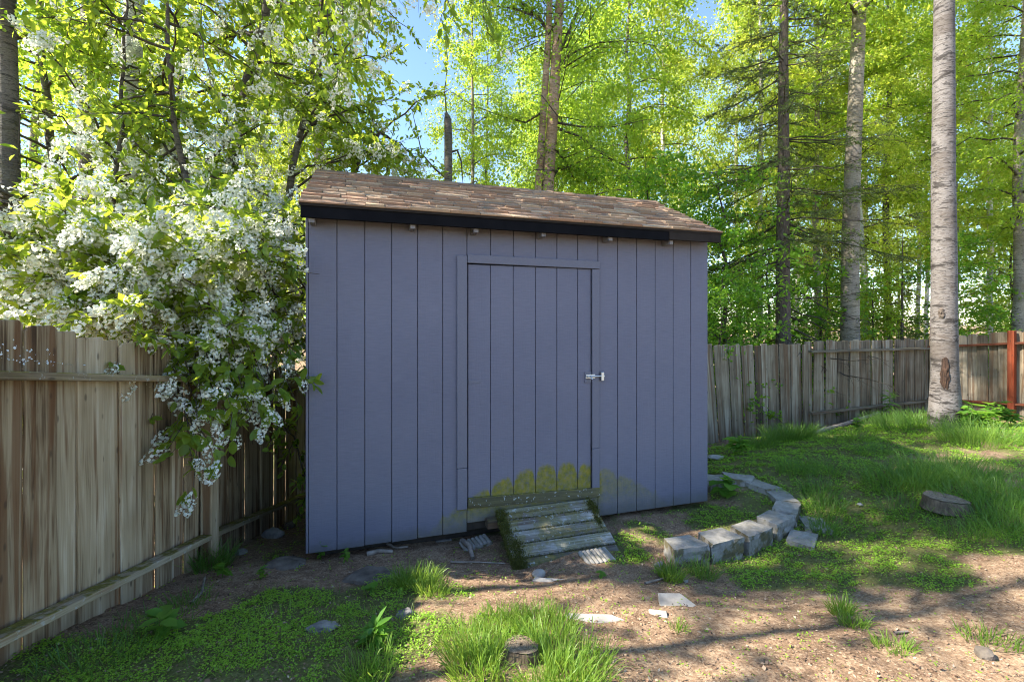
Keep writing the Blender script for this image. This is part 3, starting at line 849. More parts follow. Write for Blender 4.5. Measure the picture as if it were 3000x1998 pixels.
def build_tree(seed, H, r0, lo, nbr, blen, elev, droop, nsub, slen, nleaf, leafL, leafW, wander=.15, lean=(0, 0), six=False, hang=.5, sides=9, limb_r=.35, pathpts=12, spread=.12, minlen=.35):
    rg = np.random.RandomState(seed)
    T = Tubes(); Bt = Tubes(); LF = []
    ts = np.linspace(0, 1, pathpts)
    wx = np.cumsum(rg.normal(0, wander / pathpts, pathpts)); wy = np.cumsum(rg.normal(0, wander / pathpts, pathpts)); wx[0] = wy[0] = 0
    P = np.stack([wx + lean[0] * ts * H, wy + lean[1] * ts * H, ts * H - .25 * (ts == 0)], 1)
    rad = r0 * (1 - ts) ** .75 + .006
    rad[0] *= 1.35
    T.add(P, rad, sides)
    base_l = []; base_d = []
    for i in range(nbr):
        t = lo + (1 - lo) * (i + rg.rand()) / nbr * .97
        b = np.array([np.interp(t, ts, P[:, c]) for c in range(3)])
        az = i * 2.399 + rg.normal(0, .4)
        L = blen * (minlen + (1 - minlen) * math.sin(math.pi * min(1, ((t - lo) / (1 - lo)) * .85 + .12))) * rg.uniform(.6, 1.15)
        el = elev + rg.normal(0, .15)
        d = rot_az(az) * math.cos(el) + np.array([0, 0, math.sin(el)])
        side = np.cross(d, [0, 0, 1.0])
        k = np.linspace(0, 1, 6)[:, None]
        bp = b + d * L * k + np.array([0, 0, -1]) * droop * L * k ** 2 + side * rg.normal(0, .12) * L * k ** 2 + np.concatenate([[np.zeros(3)], rg.normal(0, .02 * L, (5, 3))])
        r = max(.005, r0 * (1 - t) ** .75 * limb_r)
        Bt.add(bp, r * (1 - .8 * k[:, 0]) + .002, 4)
        for j in range(nsub):
            u = .2 + .8 * (j + rg.rand()) / nsub
            s0 = np.array([np.interp(u, k[:, 0], bp[:, c]) for c in range(3)])
            sd = d * .5 + rg.normal(0, .75, 3) * np.array([1, 1, .55]) + np.array([0, 0, -droop * .6])
            sd /= np.linalg.norm(sd)
            sl = slen * rg.uniform(.5, 1.2)
            kk = np.linspace(0, 1, 4)[:, None]
            sp = s0 + sd * sl * kk + np.array([0, 0, -1]) * droop * .8 * sl * kk ** 2
            Bt.add(sp, np.array([.0045, .0035, .0025, .001]), 3)
            uu = rg.rand(nleaf, 1)
            q = s0 + sd * sl * uu + np.array([0, 0, -1]) * droop * .8 * sl * uu ** 2 + rg.normal(0, spread, (nleaf, 3)) * np.array([1, 1, .8]) * sl
            base_l.append(q); base_d.append(np.repeat(sd[None], nleaf, 0))
    B = np.concatenate(base_l); D = np.concatenate(base_d)
    d = D * .4 + rg.normal(0, .6, B.shape) + np.array([0, 0, -hang])
    n = rg.normal(0, .55, B.shape) + np.array([0, 0, .8])
    sc_ = rg.uniform(.65, 1.25, len(B))
    lv, lq = leaf_arrays(B, d, n, leafL * sc_, leafW * sc_, six)
    return T.mesh('trunk'), Bt.mesh('branches'), mesh_np('crown', lv, lq)

def build_spruce(seed, H, r0, lo_live, nwhorl, blen, mat_density=1.0, dead=True):
    rg = np.random.RandomState(seed)
    T = Tubes(); Bt = Tubes(); ND = []; NDd = []
    ts = np.linspace(0, 1, 12)
    P = np.stack([np.cumsum(rg.normal(0, .012, 12)), np.cumsum(rg.normal(0, .012, 12)), ts * H], 1); P[0, 2] = -.25
    rad = r0 * (1 - ts) ** .8 + .008; rad[0] *= 1.3
    T.add(P, rad, 10)
    for w in range(nwhorl):
        t = .03 + .95 * w / nwhorl
        nb = rg.randint(4, 7)
        for j in range(nb):
            az = rg.rand() * 6.28
            tt = t + rg.uniform(-.01, .01)
            b = np.array([np.interp(tt, ts, P[:, c]) for c in range(3)])
            live = tt > lo_live
            L = blen * (1 - tt) ** .7 * rg.uniform(.55, 1.1) * (1 if live else .85)
            el = rg.normal(-.12, .12) if tt < .6 else rg.normal(.15, .12)
            d = rot_az(az) * math.cos(el) + np.array([0, 0, math.sin(el)])
            k = np.linspace(0, 1, 6)[:, None]
            bp = b + d * L * k + np.array([0, 0, 1]) * (-.22 * L * k ** 1.2 + .16 * L * k ** 3) + np.concatenate([[np.zeros(3)], rg.normal(0, .018 * L, (5, 3))])
            Bt.add(bp, .014 * (1 - .8 * k[:, 0]) * (L / 2 + .3), 4)
            ns = int((13 if live else 7) * L / 1.5) + 2
            for s in range(ns):
                u = .15 + .85 * rg.rand()
                s0 = np.array([np.interp(u, k[:, 0], bp[:, c]) for c in range(3)])
                sgn = 1 if s % 2 else -1
                sd = d * .7 + np.cross(d, [0, 0, 1]) * sgn * rg.uniform(.4, .9) + np.array([0, 0, rg.normal(-.22, .18)])
                sd /= np.linalg.norm(sd)
                sl = L * .30 * (1.15 - u) * rg.uniform(.6, 1.3) + .10
                Bt.add(np.stack([s0, s0 + sd * sl * .5 + [0, 0, -.02], s0 + sd * sl + [0, 0, -.06 * sl]]), np.array([.004, .003, .001]), 3)
                if live or rg.rand() < .12:
                    nn = int((34 if live else 12) * mat_density * sl / .4) + 4
                    uu = rg.rand(nn, 1)
                    ND.append(s0 + sd * sl * uu); NDd.append(np.repeat(sd[None], nn, 0))
    B = np.concatenate(ND); D = np.concatenate(NDd)
    d = D * .8 + rg.normal(0, .55, B.shape)
    lv, lq = leaf_arrays(B, d, rg.normal(0, 1, B.shape), rg.uniform(.035, .075, len(B)), .012, fold=0)
    return T.mesh('trunk'), Bt.mesh('branches'), mesh_np('crown', lv, lq)

def plant_tree(name, meshes, mats, x, y, label, cat='tree', group=None, rz=0.0, s=1.0, tilt=(0, 0), sz=None, z=None):
    e = empty(name, (x, y, (gz(x, y) if z is None else z)), rz)
    e.rotation_euler = (tilt[0], tilt[1], rz)
    e.scale = (s, s, sz or s)
    tag(e, label, cat, group)
    for nm, me, mt in zip(('trunk', 'branches', 'crown'), meshes, mats):
        o = bpy.data.objects.new(nm, me)
        col.objects.link(o); o.parent = e
        if len(me.materials) == 0: me.materials.append(mt)
        o.material_slots[0].link = 'OBJECT'; o.material_slots[0].material = mt
    return e

birchA = build_tree(21, 15.0, .12, .18, 48, 2.3, .45, .55, 12, .8, 58, .082, .060, .5, spread=.20)
birchB = build_tree(22, 13.0, .10, .14, 46, 2.1, .35, .65, 12, .75, 58, .080, .058, .6, spread=.20)
birchC = build_tree(23, 17.0, .16, .30, 48, 2.8, .5, .5, 12, .9, 58, .084, .060, .5, spread=.20)
bare = build_tree(24, 16.0, .15, .42, 36, 2.4, .5, .5, 11, .85, 54, .08, .058, .35, spread=.20)
bare2 = build_tree(28, 15.0, .08, .30, 36, 1.7, .5, .5, 10, .75, 50, .08, .058, .5, spread=.20)
alderA = build_tree(25, 5.2, .045, .10, 40, 1.5, .35, .25, 9, .5, 24, .085, .055, .5, six=True, hang=.25, spread=.22, minlen=.6)
alderB = build_tree(26, 3.6, .035, .06, 32, 1.25, .45, .2, 8, .45, 24, .080, .055, .5, six=True, hang=.2, spread=.22, minlen=.7)
spruceA = build_spruce(31, 14.0, .15, .24, 44, 2.7)
spruceB = build_spruce(32, 10.0, .11, .08, 26, 2.0, 1.2)

def at(px, y): return (px - 1500) / 1333.33 * y
BIRCH = (M['birch_near'], M['twig'], M['birch_leaf'])
WHITE = (M['birch_white'], M['twig'], M['sun_leaf'])
GREY = (M['birch_grey'], M['twig'], M['birch_leaf'])
DARK = (M['bark_dark'], M['twig'], M['birch_leaf'])
ALD = (M['twig'], M['twig'], M['alder_leaf'])
SPR = (M['bark_spruce'], M['twig'], M['needle'])
SPO = (M['bark_spruce'], M['twig'], M['dry_needle'])

# the birch inside the fence
me_b = build_tree(40, 16.0, .148, .44, 26, 2.4, .5, .5, 9, .8, 44, .07, .05, .10, sides=18, pathpts=24)
plant_tree('birch_tree', me_b, BIRCH, at(2770, 6.3), 6.3, 'thick silver birch trunk standing on the grass inside the fence', group=None, tilt=(0, -.003))
near_birch = bpy.data.objects['birch_tree']
_x, _z = .0, gz(near_birch.location.x, 6.3)
for (zc, hh, ww, az) in ((.72, .23, .045, -2.36), (.25, .035, .05, -2.2), (1.55, .07, .035, -2.6)):
    bm = bmesh.new(); bmesh.ops.create_icosphere(bm, subdivisions=3, radius=1.0)
    for v in bm.verts:
        nz = (fbm(np.array([v.co.x * 3 + zc * 9]), np.array([v.co.z * 5 + v.co.y]), 3)[0] - .5)
        v.co = Vector((v.co.x * ww * (1 + nz), v.co.y * .022 * (1 + 1.5 * nz), v.co.z * hh * (1 + .3 * nz)))
    me = bpy.data.meshes.new('bark_scar'); bm.to_mesh(me); bm.free()
    rr_ = .148 * (1 - zc / 16) ** .75 + .004
    o = add('bark_scar', me, M['scar'] if hh > .1 else M['bark_spruce'], near_birch, (math.cos(az) * rr_, math.sin(az) * rr_, zc), (0, 0, az + R(90)))
# named trees beyond the fences
NT_ = [
    ('birch_tree', bare, DARK, 26, 3.75, 'dark flaky birch trunk at the far left edge', .3, .62),
    ('birch_tree', bare2, GREY, 84, 9.4, 'thin grey birch beside the dark trunk at the left edge', 1.3, 1.1),
    ('birch_tree', bare2, DARK, 232, 7.6, 'dark forked trunk behind the blossoming cherry', 2.2, 1.35),
    ('birch_tree', bare, WHITE, 365, 5.9, 'white birch with black scars above the cherry blossom', 4.1, 1.0),
    ('birch_tree', bare2, GREY, 945, 8.4, 'leafy birch rising behind the left end of the shed roof', 5.0, 1.3),
    ('birch_tree', bare2, GREY, 1372, 12.0, 'very thin pale birch beside the broken trunk', .9, .85),
    ('birch_tree', birchB, BIRCH, 1850, 12.5, 'leafy birch directly behind the right half of the roof', 2.0, 1.0),
    ('birch_tree', bare, GREY, 2491, 9.9, 'stout grey birch trunk with a pale left flank behind the back fence', 3.0, 1.22),
    ('birch_tree', bare2, GREY, 2383, 13.5, 'slim birch just left of the stout grey trunk', 1.0, 1.2),
    ('birch_tree', bare2, BIRCH, 2590, 14.0, 'slim birch just right of the stout grey trunk', 5.5, 1.2),
    ('birch_tree', bare2, WHITE, 2697, 16.0, 'left one of two thin white birches left of the silver trunk', 2.5, .9),
    ('birch_tree', bare2, WHITE, 2722, 17.0, 'right one of two thin white birches left of the silver trunk', 3.9, .9),
    ('birch_tree', bare2, WHITE, 2905, 13.0, 'thin white birch behind the fence, right of the silver trunk', 4.4, 1.0),
    ('birch_tree', birchC, GREY, 2985, 11.0, 'leafy birch at the right edge of the picture', 1.7, .8),
    ('spruce_tree', spruceA, SPR, 2293, 9.7, 'spruce with bare dead lower branches behind the back fence', .5, 1.02),
    ('spruce_tree', spruceB, SPO, 2905, 14.5, 'olive green spruce behind the right fence', 1.5, .75),
    ('spruce_tree', spruceA, SPO, 2420, 15.5, 'tall spruce deep in the woods right of the shed', 2.5, .9),
    ('spruce_tree', spruceB, SPO, 2640, 11.5, 'low spruce whose twigs hang over the back fence', 4.0, .42),
    ('alder_tree', alderA, ALD, 2130, 9.4, 'deep green leafy alder next to the right shed wall', .4, 1.0),
    ('alder_tree', alderB, ALD, 2105, 8.4, 'low deep green bush against the right shed corner', 2.4, .8),
    ('alder_tree', alderA, ALD, 1900, 9.5, 'green leafy alder behind the right end of the roof', 1.9, 1.05),
    ('alder_tree', alderB, ALD, 2400, 10.6, 'green leafy alder between spruce and stout birch', 3.3, .9),
    ('alder_tree', alderA, ALD, 1560, 11.5, 'leafy young tree behind the middle of the roof', 5.3, .95),
    ('alder_tree', alderB, ALD, 1150, 8.4, 'low leafy bush above the left half of the roof', .7, 1.05),
]
for (nm, ms, mt, px, y, lab, rz, s) in NT_:
    plant_tree(nm, ms, mt, at(px, y), y, lab, rz=rz, s=s)

# broken snag and the twin-stemmed tree
x, y = at(1312, 8.6), 8.6
e = empty('broken_trunk', (x, y, gz(x, y))); tag(e, 'broken dark tree trunk snapped off above the roof', 'tree')
hs = (947 - 332) / 1333.3 * y + CH - gz(x, y)
T = Tubes(); T.add([(0, 0, -.2), (.02, 0, 1.5), (0, .02, 3), (.01, 0, hs - .5), (.0, 0, hs - .12), (-.03, .0, hs)], [.11, .09, .08, .077, .07, .03], 10)
add('trunk', T.mesh('trunk'), M['bark_dark'], e)
T = Tubes()
T.add([(0, 0, hs - 1.25), (-.25, 0, hs - 1.05), (-.5, .05, hs - .75), (-.6, .05, hs - .3), (-.7, .1, hs + .1)], [.022, .018, .013, .01, .004], 5)
T.add([(.03, 0, hs - .75), (.18, 0, hs - .7), (.25, 0, hs - .9), (.28, .05, hs - 1.3)], [.025, .02, .015, .006], 5)
T.add([(-.02, 0, hs - .05), (-.06, 0, hs + .4), (.0, 0, hs + 1.0), (-.1, 0, hs + 1.7)], [.012, .009, .007, .002], 4)
add('branches', T.mesh('branches'), M['twig'], e)

x, y = at(1592, 9.2), 9.2
twin = empty('twin_trunk_tree', (x, y, gz(x, y))); tag(twin, 'twin stemmed tree with reddish bark behind the middle of the roof', 'tree')
z0 = gz(x, y)
def ip(px, py, yy=9.2): return (at(px, yy) - x, yy - y, (947 - py) / 1333.3 * yy + CH - z0)
T1 = Tubes(); T1.add([(-.05, 0, -.2), ip(1575, 800), ip(1577, 560), ip(1592, 330), ip(1606, 120), ip(1612, -60), ip(1620, -420), ip(1640, -900)], [.10, .085, .08, .072, .066, .06, .05, .02], 10)
add('trunk', T1.mesh('trunk'), M['bark_red'], twin)
T2 = Tubes(); T2.add([(.05, .05, -.2), ip(1604, 800), ip(1606, 540), ip(1622, 300), ip(1628, 190), ip(1640, 0), ip(1650, -350), ip(1680, -900)], [.15, .125, .118, .11, .10, .085, .065, .02], 12)
add('trunk', T2.mesh('trunk'), M['bark_red'], twin)
T3 = Tubes()
limbs = [[(1628, 175), (1660, 110), (1690, 40), (1715, -30), (1760, -200)], [(1610, 95), (1570, 45), (1530, 10), (1500, -30), (1470, -150)], [(1560, 45), (1500, 25), (1440, 18)],
         [(1636, 185), (1690, 150), (1760, 125), (1850, 122), (1920, 135)], [(1620, 520), (1640, 490), (1690, 490), (1740, 520), (1790, 560)], [(1632, 360), (1700, 372), (1800, 372), (1900, 350)],
         [(1632, 440), (1665, 490), (1690, 540)], [(1588, 330), (1540, 360), (1480, 345), (1400, 315)], [(1640, 380), (1700, 400), (1760, 450), (1800, 470)]]
lf_b = []; lf_d = []
rg = np.random.RandomState(77)
for q, l in enumerate(limbs):
    dep = rg.uniform(-.3, .9)
    pts = []
    for j, (a, b) in enumerate(l):
        yy = 9.2 + dep * j / (len(l) - 1)
        pts.append(ip(a, b, yy))
    pts = np.array(pts)
    r = .045 if q < 2 else .026
    T3.add(pts, np.linspace(r, .008, len(pts)), 6)
    for j in range(14):
        u = (.25 + .75 * rg.rand()) * (len(pts) - 1)
        b = np.array([np.interp(u, np.arange(len(pts)), pts[:, c]) for c in range(3)])
        sd = rg.normal(0, 1, 3); sd[2] = sd[2] * .5 - .3; sd /= np.linalg.norm(sd)
        sl = rg.uniform(.4, 1.1)
        T3.add(np.stack([b, b + sd * sl * .6, b + sd * sl + [0, 0, -.15 * sl]]), np.array([.006, .004, .001]), 3)
        uu = rg.rand(60, 1)
        lf_b.append(b + sd * sl * uu + rg.normal(0, .14, (60, 3))); lf_d.append(np.repeat(sd[None], 60, 0))
for j in range(90):      # upper crown, mostly above the picture
    zz = rg.uniform(2.5, 11); b = np.array([rg.normal(.3, .2), rg.normal(0, .2), zz])
    sd = np.append(rg.normal(0, 1, 2), rg.normal(.2, .3)); sd /= np.linalg.norm(sd); sl = rg.uniform(1.0, 2.2)
    T3.add(np.stack([b, b + sd * sl * .6, b + sd * sl + [0, 0, -.2 * sl]]), np.array([.014, .008, .002]), 3)
    uu = rg.rand(130, 1)
    lf_b.append(b + sd * sl * (.25 + .75 * uu) + rg.normal(0, .24, (130, 3))); lf_d.append(np.repeat(sd[None], 130, 0))
add('branches', T3.mesh('branches'), M['twig'], twin)
B = np.concatenate(lf_b); D = np.concatenate(lf_d)
lv, lq = leaf_arrays(B, D * .4 + rg.normal(0, .6, B.shape) + [0, 0, -.5], rg.normal(0, .6, B.shape) + [0, 0, .8], rg.uniform(.05, .085, len(B)), rg.uniform(.035, .06, len(B)))
add('crown', mesh_np('crown', lv, lq), M['birch_leaf'], twin)

# crowded woods behind
rw = random.Random(19)
protos = [birchA, birchB, birchC, bare2]
cnt = 0
zones = [(-400, 300, 'the left picture edge'), (300, 700, 'the white-scarred birch'), (700, 1000, 'the left end of the roof'), (1000, 1400, 'the broken trunk'), (1400, 1750, 'the twin stemmed tree'), (1750, 2080, 'the right end of the roof'), (2080, 2350, 'the bare-branched spruce'), (2350, 2640, 'the stout grey birch'), (2640, 2860, 'the thick silver birch'), (2860, 4000, 'the right picture edge')]
fill = {}
for (y0, y1, n) in ((12.5, 16, 12), (16, 22, 18), (22, 30, 20)):
    for i in range(n):
        px = -250 + 3500 * (i + rw.uniform(.1, .9)) / n
        if 1000 < px < 1340 and y0 < 20: continue
        if px < 700 and (y0 > 15 or i % 2): continue
        if px > 1900 and y0 > 20 and i % 2: continue
        y = rw.uniform(y0, y1)
        s = rw.uniform(.8, 1.1)
        if 950 < px < 1420: s *= .52
        ms = rw.choice(protos); mt = rw.choice([BIRCH, WHITE, WHITE, GREY])
        e = plant_tree('birch_tree', ms, mt, at(px, y), y, 'birch', 'tree', 'birches deep in the woods', rw.uniform(0, 6.28), s)
        zn = [z_[2] for z_ in zones if z_[0] <= px < z_[1]][0]
        fill.setdefault(zn, []).append((px, e, {id(BIRCH): 'silvery', id(WHITE): 'white', id(GREY): 'grey'}[id(mt)], y))
for zn, lst in fill.items():
    lst.sort(key=lambda a: a[0])
    for q, (px, e, cl, y) in enumerate(lst):
        nth = ['first', 'second', 'third', 'fourth', 'fifth', 'sixth', 'seventh', 'eighth', 'ninth', 'tenth'][q]
        e['label'] = f"{cl} birch deep in the woods near {zn}, {nth} from left" if len(lst) > 1 else f"{cl} birch alone deep in the woods near {zn}"
for i in range(9):
    px = [60, 420, 700, 2250, 2560, 2800, 2960, 2050, 1720][i]; y = [9, 10, 9.5, 12, 12, 11.5, 12, 11.5, 13][i]
    plant_tree('alder_tree', rw.choice([alderA, alderB]), ALD if i % 2 else (M['twig'], M['twig'], M['birch_leaf']), at(px, y), y, 'leafy undergrowth tree ' + ['behind the left picture edge', 'behind the white-scarred birch', 'behind the cherry near the roof', 'behind the bare-branched spruce', 'behind the stout grey birch', 'behind the thick silver birch', 'behind the red fence post', 'behind the right end of the roof', 'behind the roof right of the twin stems'][i], 'tree', 'undergrowth trees in the woods', rw.uniform(0, 6.28), rw.uniform(.75, 1.0))

# far woods: one mass
rg = np.random.RandomState(91)
n = 52000
px = rg.uniform(-700, 3700, n); yy = 28 + rg.rand(n) ** .8 * 24
xx = (px - 1500) / 1333.3 * yy
top = 9 + 6 * vnoise(xx * .25 + 30, yy * .05 + 4)
gap = np.exp(-((px - 1180) / 150) ** 2)
top = top * (1 - .72 * gap)
zz = -1.5 + CH + rg.rand(n) * (top + 1.5)
clump = fbm(xx * .55 + 3, zz * .55 + 8, 2)
ok = clump > .40
B = np.stack([xx, yy, zz], 1)[ok]
lv, lq = leaf_arrays(B, rg.normal(0, .7, B.shape) + [0, 0, -.4], rg.normal(0, .8, B.shape) + [0, 0, .6], rg.uniform(.16, .34, len(B)), rg.uniform(.12, .24, len(B)))
fw = add('far_woods', mesh_np('far_woods', lv, lq), M['sun_leaf'])
tag(fw, 'mass of bright spring foliage far back in the woods', 'woods', None, 'stuff')

# ------------------------------------------------------------------ the blossoming bird cherry
rg = np.random.RandomState(5)
bx, by = -3.45, 4.75
cz = gz(bx, by)
ch = empty('bird_cherry_tree', (bx, by, cz)); tag(ch, 'bird cherry covered in hanging white blossom leaning over the left fence', 'tree')
O = np.array([bx, by, cz])
def wp(px, py, yy): return np.array([at(px, yy), yy, (947 - py) / 1333.3 * yy + CH])
TT = Tubes(); BB = Tubes()
stems = []
def stem(pts, r, sides=8):
    pts = np.array(pts)
    k = np.linspace(0, 1, len(pts)); kk = np.linspace(0, 1, 14)
    P = np.stack([np.interp(kk, k, pts[:, c]) for c in range(3)], 1)
    P[1:-1] = (P[:-2] + 2 * P[1:-1] + P[2:]) / 4
    P[1:] += rg.normal(0, .012, P[1:].shape)
    TT.add(P - O, np.linspace(r, r * .25, len(P)), sides); stems.append((P, r))
g0 = np.array([bx, by, cz - .2])
stem([g0, wp(665, 660, 5.2), wp(690, 400, 5.2), wp(735, 200, 5.1), wp(770, 80, 5.0), wp(800, -150, 4.9), wp(830, -420, 4.8)], .085)
stem([g0 + [-.1, -.2, 0], wp(325, 700, 4.3), wp(345, 420, 4.2), wp(360, 200, 4.2), wp(372, -60, 4.1)], .03)
stem([g0 + [-.2, -.1, 0], wp(250, 800, 4.6), wp(150, 450, 4.5), wp(120, 120, 4.6), wp(100, -300, 4.7)], .06)
stem([g0 + [.1, 0, 0], wp(820, 900, 5.1), wp(840, 600, 5.3), wp(900, 250, 5.6), wp(960, -100, 5.8), wp(1000, -350, 5.9)], .06)
stem([g0 + [-.3, -.3, 0], wp(350, 950, 4.0), wp(200, 750, 3.6), wp(60, 600, 3.3), wp(-120, 450, 3.1)], .045)
stem([g0 + [.1, -.1, 0], wp(600, 900, 4.4), wp(560, 600, 4.2), wp(500, 300, 4.1), wp(480, -100, 4.1)], .05)
stem([g0 + [0, .3, 0], wp(500, 700, 6.0), wp(520, 300, 6.2), wp(600, -200, 6.3)], .06)
stem([g0 + [.05, .2, 0], wp(1040, 490, 5.9), wp(1090, 420, 6.0), wp(1128, 372, 6.05)], .045)
add('trunk', TT.mesh('trunk'), M['bark_dark'], ch)
lbase = []; ldir = []; rac = []       # leaves, racemes (pos, dir)
def shoot(p0, p1, sag, r, nsub, slen, nleaf, flow, spread=.05):
    p0 = np.array(p0); p1 = np.array(p1)
    k = np.linspace(0, 1, 7)[:, None]
    L = np.linalg.norm(p1 - p0)
    bp = p0 + (p1 - p0) * k + np.array([0, 0, 1]) * sag * L * 4 * k * (1 - k) + np.concatenate([[np.zeros(3)], rg.normal(0, .02 * L, (6, 3))])
    BB.add(bp - O, r * (1 - .85 * k[:, 0]) + .0012, 5)
    d0 = unit(p1 - p0)
    for j in range(nsub):
        u = .18 + .82 * (j + rg.rand()) / nsub
        s0 = np.array([np.interp(u, k[:, 0], bp[:, c]) for c in range(3)])
        sd = unit(d0 * .7 + rg.normal(0, .65, 3) * [1, 1, .7] + np.array([0, 0, -.10]))
        sl = slen * rg.uniform(.5, 1.2)
        kk = np.linspace(0, 1, 4)[:, None]
        sp = s0 + sd * sl * kk + np.array([0, 0, -.18]) * sl * kk ** 2
        BB.add(sp - O, np.array([.004, .003, .002, .001]), 3)
        uu = rg.rand(nleaf, 1)
        lbase.append(s0 + sd * sl * uu + np.array([0, 0, -.18]) * sl * uu ** 2 + rg.normal(0, .012, (nleaf, 3)))
        ldir.append(sd * .6 + rg.normal(0, .55, (nleaf, 3)) + [0, 0, -.12])
        if flow > 0:
            for q in range(rg.poisson(flow)):
                u2 = rg.uniform(.3, 1.0)
                pp = s0 + sd * sl * u2 + np.array([0, 0, -.18]) * sl * u2 ** 2
                rd = unit(sd * .55 + rg.normal(0, .5, 3) + np.array([0, 0, -.45]))
                rac.append((pp, rd))
def in_view(p):
    return p[1] > .5 and abs(p[0] / p[1]) < 1.3 and p[2] < CH + p[1] * .85
for (P, r) in stems:
    nb = 30 if r > .04 else 20
    for j in range(nb):
        u = .12 + .86 * (j + rg.rand()) / nb
        b = np.array([np.interp(u, np.linspace(0, 1, len(P)), P[:, c]) for c in range(3)])
        if b[2] - cz < .8: continue
        a = rg.rand() * 6.283
        L = rg.uniform(.7, 1.5) * (1.15 - .45 * u)
        tip = b + np.array([math.cos(a), math.sin(a), rg.normal(.05, .35)]) * L
        if tip[0] > -1.62 + .3 * max(0, 3.44 - tip[1]) and 3.0 < tip[1] < 5.6 and tip[2] < 2.9: tip[0] = -1.75
        if tip[0] > -2.2 and tip[1] < 3.3: tip[0] = -2.3
        h = b[2] - CH
        fl_ = .42 if h > 1.8 else (2.4 if h > -.2 else 1.2)
        shoot(b, tip, .08, .006 + r * .15, int(rg.randint(7, 11)), .42, 15, fl_)
# sprays that fill the blossom bank above the fence
for j in range(240):
    px_ = rg.uniform(-60, 900); py_ = rg.uniform(560, 1000); yy = rg.uniform(2.7, 4.6)
    c_ = wp(px_, py_, yy)
    if c_[0] > lx(yy) - .05 and c_[2] < CH - .2: continue
    if c_[0] > -1.75: continue
    frm = c_ + np.array([rg.uniform(-.6, .1), rg.uniform(.2, .7), rg.uniform(-.35, .1)])
    shoot(frm, c_, .05, .006, 6, .30, 12, 2.3 if py_ > 620 else .8)
# the low sprays hanging inside the fence
near_from = len(lbase)
nr_from = len(rac)
low = [(470, 1180, 3.05), (560, 1140, 3.0), (620, 1080, 3.1), (700, 1060, 3.2), (760, 1130, 3.2), (640, 1220, 3.0), (690, 1260, 2.95), (780, 1220, 3.15), (820, 1120, 3.3), (860, 1060, 3.35), (560, 1345, 2.85), (600, 1310, 2.9), (540, 1020, 3.2), (840, 1290, 3.4), (735, 1000, 3.3), (870, 1180, 3.4), (660, 1150, 3.05), (720, 1200, 3.05), (600, 1010, 3.3), (680, 990, 3.35), (800, 1040, 3.4), (860, 985, 3.4), (640, 1060, 3.2), (600, 1180, 3.0), (660, 1190, 3.0), (740, 1240, 3.05), (585, 1370, 2.85), (810, 1180, 3.2)]
for (a, b, yy) in low:
    tip = wp(a, b, yy)
    frm = tip + np.array([-.55, .55, .55]) * rg.uniform(.7, 1.15)
    shoot(frm, tip, .10, .006, 5, .24, 9, 0 if (a, b) == (840, 1290) else 1.25)
shoot(wp(840, 800, 3.55) + np.array([-.2, 0, .1]), wp(935, 812, 3.30), .02, .004, 2, .08, 5, 0)
# twigs hanging from above at the top of the picture
for j in range(46):
    px_ = rg.uniform(560, 1420) if j < 38 else rg.uniform(900, 1100)
    if 1120 < px_ < 1230: px_ -= 160
    yy = rg.uniform(3.4, 5.2)
    tip = wp(px_, rg.uniform(-60, 130) if px_ > 1080 else rg.uniform(-60, 330), yy)
    frm = tip + np.array([rg.uniform(-.5, .1), rg.uniform(-.2, .5), rg.uniform(.35, .8)])
    shoot(frm, tip, .08, .005, 4, .26, 8, .8)
for j in range(14):
    a = (j + .5) / 14
    frm = wp(880 + 300 * a, -120 - 60 * a, 5.6); shoot(frm + np.array([-.6, 0, .3]), frm + np.array([.5, -.9 * a, -.1]), .1, .008, 6, .35, 10, .4)
add('branches', BB.mesh('branches'), M['twig'], ch)
# leaves: nearest ones singly, the rest as the crown
allb = np.concatenate(lbase) - O; alld = np.concatenate(ldir)
isnear = np.zeros(len(allb), bool); isnear[sum(len(a) for a in lbase[:near_from]):] = True
# the twigs keep clear of the trunks that stand among them
kp = np.ones(len(allb), bool)
_w3 = allb + O; _px = 1500 + 1333.3 * _w3[:, 0] / _w3[:, 1]; _py = 947 - 1333.3 * (_w3[:, 2] - CH) / _w3[:, 1]; _rn = rg.rand(len(allb))
for (a0, a1, b1, dm, pr) in ((-40, 66, 700, 3.8, .93), (60, 105, 480, 9, .45), (205, 255, 480, 7.6, .7), (318, 412, 300, 6.6, .88)):
    kp &= ~((_px > a0) & (_px < a1) & (_py < b1) & (_w3[:, 1] < dm) & (_rn < pr) & ~isnear)
allb, alld, isnear = allb[kp], alld[kp], isnear[kp]
nrm_ = rg.normal(0, .45, allb.shape) + [0, 0, .9]
Ls = rg.uniform(.055, .10, len(allb)); Wd = Ls * rg.uniform(.42, .56, len(allb))
dist = np.linalg.norm(allb + O - np.array([0, 0, CH]), axis=1); dist[~isnear] += 50
v_ = allb + O; offscreen = (v_[:, 2] - CH) / v_[:, 1] > .72; dist[offscreen] += 100
single = np.argsort(dist)[:280]
mask = np.ones(len(allb), bool); mask[single] = False
lv, lq = leaf_arrays(allb[mask], alld[mask], nrm_[mask], Ls[mask], Wd[mask], True, .14, .12)
add('crown', mesh_np('crown', lv, lq), M['cherry_leaf'], ch)
leafm = []
